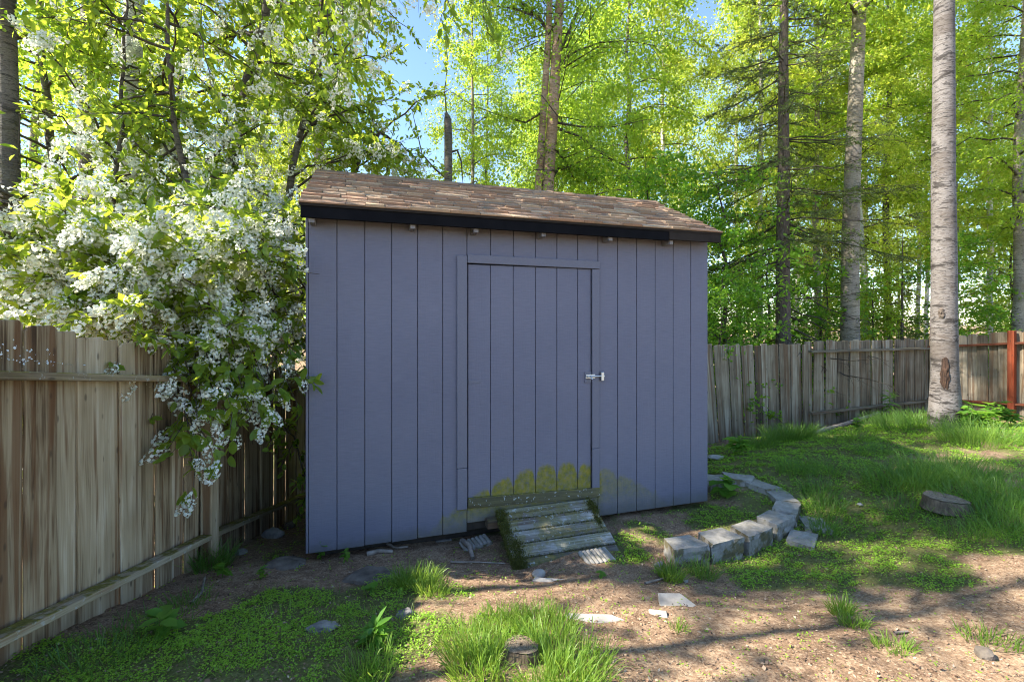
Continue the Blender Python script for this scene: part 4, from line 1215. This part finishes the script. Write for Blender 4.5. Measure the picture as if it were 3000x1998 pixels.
for q in range(4):
    v, f = leaf_arrays(np.zeros((1, 3)), np.array([[1., 0, 0]]), np.array([[0, 0, 1.]]), [1.0], [.46 + .04 * q], True, .10 + .04 * q, .05 + .05 * q)
    # finer outline: subdivide by hand along the blade
    us = np.array([0, .10, .25, .45, .65, .82, .94, 1.0]); hw = np.array([.02, .30, .44, .50, .47, .34, .15, 0.01]) * (.46 + .04 * q)
    cur = -(.05 + .05 * q) * us ** 2
    VV = np.concatenate([np.stack([us, hw, cur + hw * .25], 1), np.stack([us, 0 * us, cur], 1), np.stack([us, -hw, cur + hw * .25], 1)])
    nq = len(us); FF = []
    for a in range(nq - 1):
        FF += [(a, a + nq, a + 1 + nq, a + 1), (a + nq, a + 2 * nq, a + 1 + 2 * nq, a + 1 + nq)]
    me = mesh_np('leaf', VV, FF, True); me.materials.append(M['cherry_leaf']); leafm.append(me)
for i in single:
    d = Vector(alld[i]).normalized(); n = Vector(nrm_[i]); s_ = n.cross(d).normalized(); n = d.cross(s_)
    o = bpy.data.objects.new('leaf', leafm[i % 4]); col.objects.link(o); o.parent = ch
    L = Ls[i] * 1.05
    o.matrix_local = Matrix.Translation(Vector(allb[i])) @ Matrix(((d.x, s_.x, n.x, 0), (d.y, s_.y, n.y, 0), (d.z, s_.z, n.z, 0), (0, 0, 0, 1))) @ Matrix.Scale(L, 4)

def raceme_arrays(rg, n=42, L=.11):
    u = rg.rand(n) ** .8
    a = rg.rand(n) * 6.283
    rr = .021 * np.sin(np.pi * np.clip(u * .86 + .12, 0, 1)) + .004
    c = np.stack([u * L + .012, np.cos(a) * rr, np.sin(a) * rr], 1)
    out = np.stack([rg.normal(.2, .3, n), np.cos(a), np.sin(a)], 1)
    # each flower: two crossed small petals quads facing outward
    s = rg.uniform(.006, .010, n)[:, None]
    o = unit(out); t1 = unit(np.cross(o, rg.normal(0, 1, (n, 3)))); t2 = np.cross(o, t1)
    v = np.stack([c + t1 * s, c + t2 * s * .9 + o * s * .4, c - t1 * s, c - t2 * s * .9 + o * s * .4], 1).reshape(-1, 3)
    q = np.arange(n * 4).reshape(-1, 4)
    return v, q
rp = [raceme_arrays(np.random.RandomState(60 + q)) for q in range(5)]
rm = []
for v, q in rp:
    T = Tubes(); T.add([(0, 0, 0), (.06, 0, .0), (.12, 0, 0)], [.0012, .001, .0006], 3)
    vv, qq = cat_geo([(v, q), (T.V[0], T.Q[0])])
    me = mesh_np('blossom', vv, qq); me.materials.append(M['blossom']); rm.append(me)
rpos = np.array([a for a, b in rac]); rdir = np.array([b for a, b in rac])
vis = (np.abs(rpos[:, 0] / rpos[:, 1]) < 1.15) & ((rpos[:, 2] - CH) / rpos[:, 1] < .72)
_q = ((1500 + 1333.3 * rpos[:, 0] / rpos[:, 1]) < 70) & ((947 - 1333.3 * (rpos[:, 2] - CH) / rpos[:, 1]) < 700) & (rpos[:, 1] < 3.8)
_q |= ((1500 + 1333.3 * rpos[:, 0] / rpos[:, 1]) > 790) & ((947 - 1333.3 * (rpos[:, 2] - CH) / rpos[:, 1]) > 1210)
_q |= ((1500 + 1333.3 * rpos[:, 0] / rpos[:, 1]) > 885) & (rpos[:, 2] < 2.6)
rpos, rdir, vis = rpos[~_q], rdir[~_q], vis[~_q]
rdist = np.linalg.norm(rpos - [0, 0, CH], axis=1) + np.where(vis, 0, 50)
rs_ = np.argsort(rdist)
near_r = rs_[:290]; far_r = rs_[290:]
def basis(d):
    d = Vector(d); r_ = Vector(rg.normal(0, 1, 3)); s_ = d.cross(r_).normalized(); n = d.cross(s_)
    return Matrix(((d.x, s_.x, n.x), (d.y, s_.y, n.y), (d.z, s_.z, n.z)))
for i in near_r:
    o = bpy.data.objects.new('blossom', rm[i % 5]); col.objects.link(o); o.parent = ch
    o.matrix_local = Matrix.Translation(Vector(rpos[i] - O)) @ basis(rdir[i]).to_4x4() @ Matrix.Scale(rg.uniform(1.05, 1.55), 4)
geo = []
for i in far_r:
    v, q = rp[i % 5]
    m3 = np.array(basis(rdir[i])) * rg.uniform(1.1, 1.7)
    geo.append((v @ m3.T + (rpos[i] - O), q))
V_, Q_ = cat_geo(geo)
o = add('blossom_mass', mesh_np('blossom_mass', V_, Q_), M['blossom'], ch); o['kind'] = 'stuff'
print('cherry leaves', len(allb), 'racemes', len(rac))

# ------------------------------------------------------------------ curved block wall
wall = empty('retaining_wall', W(1.36, 3.55, -1.8)); tag(wall, 'low curved wall of grey concrete blocks by the right shed corner', 'wall')
bl = [(1.335, 3.53), (1.655, 3.64), (1.977, 3.78), (2.290, 3.97), (2.52, 4.18), (2.63, 4.44), (2.57, 4.68), (2.42, 4.86), (2.14, 4.88)]
bt = [-1.695, -1.69, -1.69, -1.685, -1.68, -1.675, -1.655, -1.635, -1.65]
cen = Vector((1.75, 4.35))
rb = random.Random(8)
bm_ = []
for q in range(3):
    bm = bmesh.new()
    fw_, bw_, dp, hh = .158, .118, .095, .15
    c = [(-fw_, -dp, 0), (fw_, -dp, 0), (bw_, dp, 0), (-bw_, dp, 0), (-fw_, -dp, hh), (fw_, -dp, hh), (bw_, dp, hh), (-bw_, dp, hh)]
    v = [bm.verts.new(p) for p in c]
    for f in [(3, 2, 1, 0), (4, 5, 6, 7), (0, 1, 5, 4), (1, 2, 6, 5), (2, 3, 7, 6), (3, 0, 4, 7)]: bm.faces.new([v[a] for a in f])
    bmesh.ops.subdivide_edges(bm, edges=list(bm.edges), cuts=5, use_grid_fill=True)
    r_ = random.Random(q)
    for vv in bm.verts:
        amt = .004 if vv.co.y > -dp + .001 else .009
        if vv.co.z > hh - .001 and vv.co.y > -dp + .001: amt = .0015
        vv.co += Vector((r_.uniform(-1, 1), r_.uniform(-1, 1), r_.uniform(-.3, .15))) * amt
    me = bpy.data.meshes.new('block'); bm.to_mesh(me); bm.free(); me.materials.append(M['block']); bm_.append(me)
for i, (bx_, by_) in enumerate(bl):
    j0 = Vector(bl[max(0, i - 1)]); j1 = Vector(bl[min(len(bl) - 1, i + 1)])
    tn = (j1 - j0).normalized()
    a = math.atan2(tn.y, tn.x)
    o = add('block', bm_[i % 3], None, wall, W(bx_, by_, bt[i] - .15 * 1.35) - wall.location, (rb.uniform(-.02, .02), rb.uniform(-.02, .02), a + rb.uniform(-.04, .04)))
    o.scale = (1, 1, 1.35)
for (a, b) in ((2.42, 3.80), (2.68, 4.04)):
    add('block', bm_[1], None, wall, W(a, b, H1(a, b) - .12) - wall.location, (0, 0, math.atan2(b - 4.35, a - 1.75) + 1.57))

# scalloped edging pieces
def scallop(n, w, L, name):
    T = None
    bm = bmesh.new()
    for i in range(n):
        ret = bmesh.ops.create_cone(bm, cap_ends=True, segments=12, radius1=w / 2, radius2=w / 2, depth=L, matrix=Matrix.Translation((i * w, 0, 0)) @ Matrix.Rotation(R(90), 4, 'X'))
    for v in bm.verts:
        v.co.z *= .85
        if v.co.y > 0: v.co.y -= .012 * abs((v.co.x / w) % 1 - 0) * 0
    me = bpy.data.meshes.new(name); bm.to_mesh(me); bm.free()
    return me
g = G(1750, 1647)
o = add('scalloped_edging', scallop(7, .036, .15, 'scalloped_edging'), M['block'], None, (g.x - .09, g.y + .02, g.z + .012), (R(12), R(2), TH + R(6)))
tag(o, 'short scalloped concrete edging piece lying at the foot of the ramp', 'edging')
g = G(1380, 1606)
o = add('scalloped_edging', scallop(7, .036, .13, 'scalloped_edging'), M['block'], None, (g.x - .06, g.y, g.z + .008), (R(8), R(-4), TH + R(12)))
tag(o, 'scalloped concrete edging piece half buried under the shed', 'edging')

# stones, slabs, stumps, sticks
def stone_mesh(name, seed, sx_, sy_, sz_, rough=.18, sub=3, flat=False):
    bm = bmesh.new(); bmesh.ops.create_icosphere(bm, subdivisions=sub, radius=1.0)
    r_ = np.random.RandomState(seed); dirs = r_.normal(0, 1, (9, 3)); dirs /= np.linalg.norm(dirs, axis=1)[:, None]
    lim = r_.uniform(.5, .9, 9)
    for v in bm.verts:
        c = np.array(v.co)
        for dd, l in zip(dirs, lim):
            p = c @ dd
            if p > l: c = c - dd * (p - l) * (.85 if rough > .1 else .4)
        c = c * (1 + r_.normal(0, rough * .10) + (fbm(np.array([c[0] * 2.3 + seed]), np.array([c[1] * 2.3 + c[2] * 1.7]), 3)[0] - .5) * rough * 1.3)
        v.co = Vector((c[0] * sx_, c[1] * sy_, c[2] * sz_))
    for f in bm.faces: f.smooth = rough < .1
    me = bpy.data.meshes.new(name); bm.to_mesh(me); bm.free(); return me
def rock(px, py, sx_, sy_, sz_, mat, label, seed, rz=0.0, sink=.35, rough=.30, name='stone'):
    g = G(px, py)
    o = add(name, stone_mesh(name, seed, sx_, sy_, sz_, rough), M[mat], None, (g.x, g.y, g.z + sz_ * (1 - 2 * sink) * .9), (0, 0, rz))
    tag(o, label, 'stone'); return o
rock(1580, 1690, .055, .04, .035, 'pale_stone', 'smooth pale egg-shaped stone in front of the ramp', 1, .3, .2, .02)
rock(1186, 1808, .05, .04, .03, 'stone', 'small grey stone on the green cover left of the grass tuft', 2, .2, .3)
rock(940, 1845, .08, .045, .03, 'stone', 'flat grey stone among the weeds at lower left', 3, .4, .35)
rock(835, 1655, .16, .10, .055, 'dark_stone', 'half buried earthy rock left of the shed corner', 4, .2, .52)
rock(1085, 1695, .19, .14, .075, 'dark_stone', 'large flat earthy rock in front of the shed', 5, .5, .5)
rock(800, 1572, .10, .08, .06, 'stone', 'grey rock in the gap between fence and shed', 6, .1, .3)
rock(850, 1545, .08, .06, .045, 'dark_stone', 'flat stone deep in the dark gap by the shed', 7, .8, .3)
rock(705, 1622, .05, .04, .03, 'stone', 'small pale stone beside the fence post', 8, .8, .3)
rock(1930, 1655, .05, .03, .02, 'stone', 'small flat stone left of the first wall block', 9, .6, .3)
rock(2880, 1922, .055, .04, .03, 'dark_stone', 'dusty brownish stone at the lower right corner', 10, .6, .3)
rock(2520, 1480, .04, .03, .02, 'pale_stone', 'small pale stone in the grass left of the right stump', 12, .6, .3)
rock(2095, 1345, .12, .07, .05, 'pale_stone', 'pale stone at the back right corner of the shed', 13, .2, .3)
rock(2010, 1706, .022, .016, .014, 'pale_stone', 'tiny white stone right of the small grass tuft', 14, .2, .3)

def slab(px, py, pts, th, label, mat='pale_stone', rz=0.0):
    g = G(px, py)
    me = prism_mesh('paving_slab', pts, 0, th, .004)
    for v in me.vertices: v.co = Vector((v.co.x, v.co.z, v.co.y))
    me.flip_normals()
    o = add('paving_slab', me, M[mat], None, (g.x, g.y, g.z - th * .55), (R(5), R(2), rz)); tag(o, label, 'slab'); return o
slab(1975, 1765, [(-.11, -.075), (.05, -.085), (.12, -.035), (.06, .07), (-.08, .065)], .03, 'pale flat paving slab lying in the sunny soil')
slab(1930, 1800, [(-.06, -.03), (.04, -.035), (.05, .02), (-.05, .03)], .02, 'small broken piece of slab beside the pale paving slab')
slab(1740, 1815, [(-.17, -.03), (.02, -.045), (.17, -.01), (.10, .03), (-.15, .03)], .025, 'long pale slab almost buried in the sunny soil')
slab(1610, 1700, [(-.12, -.02), (.08, -.03), (.12, .01), (-.10, .02)], .02, 'thin flat stone sunk in the soil beside the egg-shaped stone')

def stump(px, py, r, hgt_, label, seed, rings=True, tilt=0.0):
    g = G(px, py)
    rg = np.random.RandomState(seed)
    bm = bmesh.new()
    n = 28; prof = [(1.12, -.08), (1.04, .25), (1.0, .8), (.96, 1.0), (.7, 1.02), (.35, 1.0), (.0, 1.01)]
    lump = 1 + .06 * np.sin(np.arange(n) / n * 6.283 * 3 + seed) + rg.normal(0, .02, n)
    rows = []
    for (a, b) in prof[:-1]:
        rows.append([bm.verts.new((math.cos(q / n * 6.283) * r * a * lump[q], math.sin(q / n * 6.283) * r * a * lump[q], hgt_ * b + rg.normal(0, .002))) for q in range(n)])
    c = bm.verts.new((0, 0, hgt_))
    for a, b in zip(rows[:-1], rows[1:]):
        for q in range(n): bm.faces.new((a[q], a[(q + 1) % n], b[(q + 1) % n], b[q]))
    for q in range(n): bm.faces.new((rows[-1][q], rows[-1][(q + 1) % n], c))
    me = bpy.data.meshes.new('bark'); bm.to_mesh(me); bm.free()
    for p in me.polygons: p.use_smooth = p.center.z < hgt_ * .9
    e = empty('tree_stump', (g.x, g.y, g.z)); e.rotation_euler = (tilt, .05, 0); tag(e, label, 'stump')
    add('bark', me, M['stump_bark'], e)
    n2 = 28; Vc = []; Qc = []
    for j in range(6):
        for q in range(n2):
            a = q / n2 * 6.283; rr = r * .965 * lump[q] * (1 - j / 5.5)
            Vc.append((math.cos(a) * rr, math.sin(a) * rr, hgt_ * 1.02 + .004 + rg.normal(0, .0016)))
    for j in range(5):
        for q in range(n2): Qc.append((j * n2 + q, j * n2 + (q + 1) % n2, (j + 1) * n2 + (q + 1) % n2, (j + 1) * n2 + q))
    add('cut_face', mesh_np('cut_face', Vc, Qc), M['cut_face'], e)
    return e
stump(1525, 1925, .078, .045, 'small sawn tree stump surrounded by grass at the front', 3, tilt=-.12)
stump(2766, 1490, .145, .09, 'wide low tree stump in tall grass at the right', 4)

def stick(pxs, r, label, mat='stick', lift=.01):
    pts = np.array([list(G(a, b) + Vector((0, 0, lift + l))) for (a, b, l) in pxs])
    o_ = pts[0].copy()
    T = Tubes(); T.add(pts - o_, np.linspace(r, r * .6, len(pts)), 7)
    o = add('stick', T.mesh('stick'), M[mat], None, tuple(o_)); tag(o, label, 'stick'); return o
stick([(1075, 1628, .0), (1110, 1622, .01), (1150, 1620, .0)], .022, 'short grey branch lying under the shed wall')
stick([(1135, 1602, .02), (1160, 1610, .0), (1195, 1612, .02)], .012, 'thin split stick near the short grey branch')
stick([(2370, 1275, 0), (2460, 1252, .02), (2575, 1222, .07)], .05, 'long weathered pole on the ground along the back fence')
stick([(1320, 1650, 0), (1400, 1652, .005), (1480, 1655, .0)], .007, 'thin twig on the soil left of the ramp')
stick([(560, 1775, 0), (590, 1740, .0), (600, 1700, .01)], .012, 'dark root snaking beside the left fence')
stick([(1890, 1712, 0), (1945, 1700, .005), (2000, 1695, .0)], .008, 'pale twig on the soil left of the small grass tuft')
stick([(2620, 1860, 0), (2660, 1856, .0)], .008, 'brown twig in the shadow streak at lower right')
stick([(1355, 1600, .03), (1375, 1620, .05), (1385, 1640, .0)], .025, 'chunk of splintered wood beside the buried edging')

# ------------------------------------------------------------------ low plants
def weed(px, py, label, seed, n=7, h=.2, leafL=.08, leafW=.05, stems=3, cat='plant', name='weed', mat='weed', spread=.5):
    g = G(px, py); rg = np.random.RandomState(seed)
    T = Tubes(); B = []; D = []
    for s in range(stems):
        a = rg.rand() * 6.28; tip = np.array([math.cos(a) * spread * h * rg.rand(), math.sin(a) * spread * h * rg.rand(), h * rg.uniform(.6, 1)])
        P = np.stack([np.zeros(3) - [0, 0, .02], tip * .5 + [0, 0, h * .05], tip]); T.add(P, [.003, .0025, .0015], 5)
        for q in range(n):
            u = rg.uniform(.3, 1.0); b = tip * u; B.append(b); a2 = rg.rand() * 6.28; D.append([math.cos(a2), math.sin(a2), rg.normal(.1, .25)])
    B = np.array(B); D = np.array(D)
    lv, lq = leaf_arrays(B, D, rg.normal(0, .25, B.shape) + [0, 0, 1], leafL * rg.uniform(.7, 1.2, len(B)), leafW * rg.uniform(.8, 1.2, len(B)), True, .1, .15)
    e = empty(name, g); tag(e, label, cat)
    add('stem', T.mesh('stem'), M[mat], e); add('leaves', mesh_np('leaves', lv, lq), M[mat], e)
    return e
weed(2130, 1460, 'broad-leaved green plant inside the curved block wall', 1, 8, .24, .13, .12, 3)
weed(2175, 1330, 'dark broad-leaved clump by the leaning fence pickets', 2, 9, .26, .20, .07, 4, mat='weed')
weed(2610, 1225, 'feathery rowan seedling by the back fence', 3, 34, .62, .16, .04, 1, spread=.1)
weed(2440, 1240, 'pale leafy weed near the long pole', 4, 12, .26, .10, .05, 3)
weed(2510, 1262, 'small pale weed in the sunny grass right of the pole', 5, 10, .18, .08, .05, 3)
weed(940, 1640, 'seedling with round leaves at the left shed corner', 6, 6, .22, .05, .04, 3)
weed(1005, 1650, 'tiny seedling just right of the left shed corner', 7, 5, .12, .05, .035, 2)
weed(650, 1690, 'leafy seedling on the dark soil by the fence post', 8, 6, .14, .07, .04, 2)
weed(765, 1695, 'small seedling between fence post and shed', 9, 5, .09, .06, .035, 2)
weed(485, 1860, 'bright broad-leaved seedling at the lower left', 10, 6, .13, .11, .065, 2)
weed(1085, 1745, 'tiny round-leaved seedling below the flat rock', 11, 4, .08, .05, .04, 2)
weed(1812, 1510, 'single green sprout in front of the algae stain', 12, 6, .13, .05, .03, 1, spread=.15)
weed(2880, 1255, 'tall leafy weeds at the foot of the right fence', 13, 14, .34, .14, .06, 7)
weed(2960, 1250, 'leafy weeds at the right edge by the red post', 14, 14, .36, .14, .06, 6)
weed(2820, 1250, 'leafy weeds just right of the silver birch', 17, 14, .30, .12, .06, 5)
weed(1095, 1900, 'dark ragged weed in the lower left green cover', 15, 12, .12, .09, .03, 4)
weed(1760, 1690, 'tiny green rosette on the bare soil', 16, 5, .05, .04, .025, 2)

# grass
rg = np.random.RandomState(44)
gb = []; gd = []; gl = []; gw = []; gdark = []
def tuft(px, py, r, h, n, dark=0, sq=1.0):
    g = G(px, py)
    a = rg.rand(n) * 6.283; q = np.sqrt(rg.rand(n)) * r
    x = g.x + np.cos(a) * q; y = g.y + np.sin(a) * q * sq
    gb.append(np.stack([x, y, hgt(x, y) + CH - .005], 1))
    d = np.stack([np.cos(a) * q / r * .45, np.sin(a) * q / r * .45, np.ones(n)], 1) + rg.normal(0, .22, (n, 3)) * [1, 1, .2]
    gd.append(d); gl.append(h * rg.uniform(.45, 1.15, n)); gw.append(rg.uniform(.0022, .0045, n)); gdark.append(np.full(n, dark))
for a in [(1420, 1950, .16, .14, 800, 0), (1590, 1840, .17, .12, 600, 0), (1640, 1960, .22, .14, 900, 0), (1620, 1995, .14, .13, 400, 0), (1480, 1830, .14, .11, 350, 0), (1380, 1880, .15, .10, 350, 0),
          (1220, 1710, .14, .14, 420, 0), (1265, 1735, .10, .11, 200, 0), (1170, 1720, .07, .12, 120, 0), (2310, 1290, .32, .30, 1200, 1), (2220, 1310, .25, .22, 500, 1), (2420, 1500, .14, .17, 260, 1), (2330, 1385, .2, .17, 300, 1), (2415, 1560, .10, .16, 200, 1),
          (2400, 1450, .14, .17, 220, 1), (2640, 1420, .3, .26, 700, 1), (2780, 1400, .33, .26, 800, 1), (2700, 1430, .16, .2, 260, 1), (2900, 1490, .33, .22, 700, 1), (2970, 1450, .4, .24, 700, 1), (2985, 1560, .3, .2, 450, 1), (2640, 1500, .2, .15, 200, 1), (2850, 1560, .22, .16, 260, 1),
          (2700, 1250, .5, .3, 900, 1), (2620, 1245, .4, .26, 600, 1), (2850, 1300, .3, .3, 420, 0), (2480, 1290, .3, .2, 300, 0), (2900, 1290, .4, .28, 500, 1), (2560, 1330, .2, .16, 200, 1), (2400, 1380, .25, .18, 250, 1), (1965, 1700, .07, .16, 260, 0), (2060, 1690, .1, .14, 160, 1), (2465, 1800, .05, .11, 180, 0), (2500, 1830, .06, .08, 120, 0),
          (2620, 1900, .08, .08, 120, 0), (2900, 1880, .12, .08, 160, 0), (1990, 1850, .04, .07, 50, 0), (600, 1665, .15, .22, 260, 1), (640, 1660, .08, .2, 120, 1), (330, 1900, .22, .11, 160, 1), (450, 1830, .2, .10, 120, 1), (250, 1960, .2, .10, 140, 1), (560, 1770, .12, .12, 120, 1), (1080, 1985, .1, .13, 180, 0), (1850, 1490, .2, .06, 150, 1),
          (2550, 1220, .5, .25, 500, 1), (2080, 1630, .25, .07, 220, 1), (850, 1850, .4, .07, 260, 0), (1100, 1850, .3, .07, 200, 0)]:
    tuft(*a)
n = 2600
x = rg.uniform(-2.2, 8.5, n); y = rg.uniform(1.4, 8, n); ok = green(x, y) > .35
x, y = x[ok], y[ok]; n = len(x)
gb.append(np.stack([x, y, hgt(x, y) + CH - .004], 1)); gd.append(rg.normal(0, .35, (n, 3)) * [1, 1, .2] + [0, 0, 1]); gl.append(rg.uniform(.03, .11, n)); gw.append(rg.uniform(.002, .004, n)); gdark.append(rg.randint(0, 2, n))
gb = np.concatenate(gb); gd = unit(np.concatenate(gd)); gl = np.concatenate(gl)[:, None]; gw = np.concatenate(gw)[:, None]; gdark = np.concatenate(gdark)
# keep clear of the shed floor and the ramp
def outside(x, y):
    dx, dy = x - SX, y - SY
    a = dx * math.cos(TH) + dy * math.sin(TH); b = -dx * math.sin(TH) + dy * math.cos(TH)
    return ~(((a > 0) & (a < LEN) & (b > 0.02) & (b < DEP)) | ((a > 1.45) & (a < 2.38) & (b > -.55) & (b < .05)))
st_ = [G(1525, 1930), G(2766, 1500)]
ok = outside(gb[:, 0], gb[:, 1])
for q_, rr_ in zip(st_, (.11, .16)):
    ok &= np.hypot(gb[:, 0] - q_.x, gb[:, 1] - q_.y + .06) > rr_
gb, gd, gl, gw, gdark = gb[ok], gd[ok], gl[ok], gw[ok], gdark[ok]
def blades(b, d, l, w):
    n = len(b)
    s = unit(np.cross(d, rg.normal(0, 1, (n, 3)))) * w
    bend = unit(rg.normal(0, 1, (n, 3)) * [1, 1, 0] + d * [1, 1, 0] * 2) * l * rg.uniform(.05, .5, (n, 1))
    p1 = b + d * l * .5 + bend * .22; p2 = b + d * l * .82 + bend * .62; p3 = b + d * l * .96 + bend - np.array([0, 0, 1]) * np.linalg.norm(bend, axis=1)[:, None] * .35
    v = np.stack([b - s * .5, b + s * .5, p1 - s * .5, p1 + s * .5, p2 - s * .35, p2 + s * .35, p3 - s * .06, p3 + s * .06], 1).reshape(-1, 3)
    i = np.arange(n)[:, None] * 8
    q = np.concatenate([i + np.array([[0, 1, 3, 2]]), i + np.array([[2, 3, 5, 4]]), i + np.array([[4, 5, 7, 6]])], 0)
    return v, q
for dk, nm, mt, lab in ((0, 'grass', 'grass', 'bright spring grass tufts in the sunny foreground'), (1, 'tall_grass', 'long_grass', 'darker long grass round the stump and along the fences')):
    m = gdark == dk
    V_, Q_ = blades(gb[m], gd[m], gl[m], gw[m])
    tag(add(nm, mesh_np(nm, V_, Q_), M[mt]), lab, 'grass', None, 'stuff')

# ground cover: tiny trefoil plants
n = 210000
yy = 1.3 + rg.rand(n) ** 1.2 * 7.0; xx = rg.uniform(-1.25, 1.25, n) * yy
ok = (xx > -2.5) & (xx < 9) & outside(xx, yy)
xx, yy = xx[ok], yy[ok]
gg = green(xx, yy)
hf = fbm(xx * 8.5 + 71, yy * 8.5 + 13, 3)
ok = rg.rand(len(xx)) < np.clip(np.clip((gg - .42) * 2.2, .05, 1) * np.clip((hf - .40) * 7.0, .10, 1), 0.016, 1)
xx, yy = xx[ok], yy[ok]; n = len(xx)
hz = hgt(xx, yy) + CH
base = np.stack([xx, yy, hz + rg.rand(n) * (.006 + .045 * np.clip(green(xx, yy) - .5, 0, .5))], 1)
GEO = []
for q in range(3):
    a = rg.rand(n) * 6.283
    d = np.stack([np.cos(a), np.sin(a), rg.normal(.1, .3, n)], 1)
    GEO.append(leaf_arrays(base + rg.normal(0, .006, base.shape), d, rg.normal(0, .3, (n, 3)) + [0, 0, 1], rg.uniform(.007, .014, n) * (.42 + .24 * yy), rg.uniform(.006, .011, n) * (.42 + .24 * yy), False, .1))
V_, Q_ = cat_geo(GEO)
tag(add('ground_cover', mesh_np('ground_cover', V_, Q_), M['cover']), 'carpet of tiny bright green plants over the soil', 'ground cover', None, 'stuff')
print('cover plants', n)

# leaf litter, bark chips
n = 46000
yy = 1.3 + rg.rand(n) ** 1.3 * 6.5; xx = rg.uniform(-1.25, 1.25, n) * yy
ok = (xx > -2.3) & (xx < 8.5) & outside(xx, yy); xx, yy = xx[ok], yy[ok]; n = len(xx)
base = np.stack([xx, yy, hgt(xx, yy) + CH + rg.uniform(.0, .006, n)], 1)
a = rg.rand(n) * 6.283
sz = rg.uniform(.005, .022, n) * (rg.rand(n) ** .5 + .3)
V_, Q_ = leaf_arrays(base, np.stack([np.cos(a), np.sin(a), rg.normal(.05, .2, n)], 1), rg.normal(0, .35, (n, 3)) + [0, 0, 1], sz, sz * rg.uniform(.25, .7, n), False, .15)
kk = NT('dry_litter'); isl = kk.node('NewGeometry').outputs['Random Per Island']
kk.col(kk.ramp(isl, [(0, (.06, .038, .025)), (.35, (.17, .10, .065)), (.6, (.25, .155, .10)), (.9, (.34, .25, .17)), (1, (.44, .36, .27))])); kk.rough(.9)
tag(add('leaf_litter', mesh_np('leaf_litter', V_, Q_), kk.m), 'dry brown leaf and bark litter on the soil', 'litter', None, 'stuff')

# unseen birches: one crown added to shade the yard, one trunk casting the streak
shader = build_tree(52, 12.0, .09, .66, 30, 1.25, .45, .45, 9, .6, 40, .085, .062, .3)
plant_tree('birch_tree', shader, GREY, -7.5, 1.25, 'unseen leafy birch added left of the picture to shade the yard', rz=1.0, s=1.0)
pole = build_tree(51, 12.0, .050, .40, 20, 1.6, .4, .4, 6, .6, 12, .08, .06, .25)
plant_tree('birch_tree', pole, DARK, -4.9, .9, 'thin birch outside the picture on the left, casting the shadow streak', rz=2.0, s=1.0)
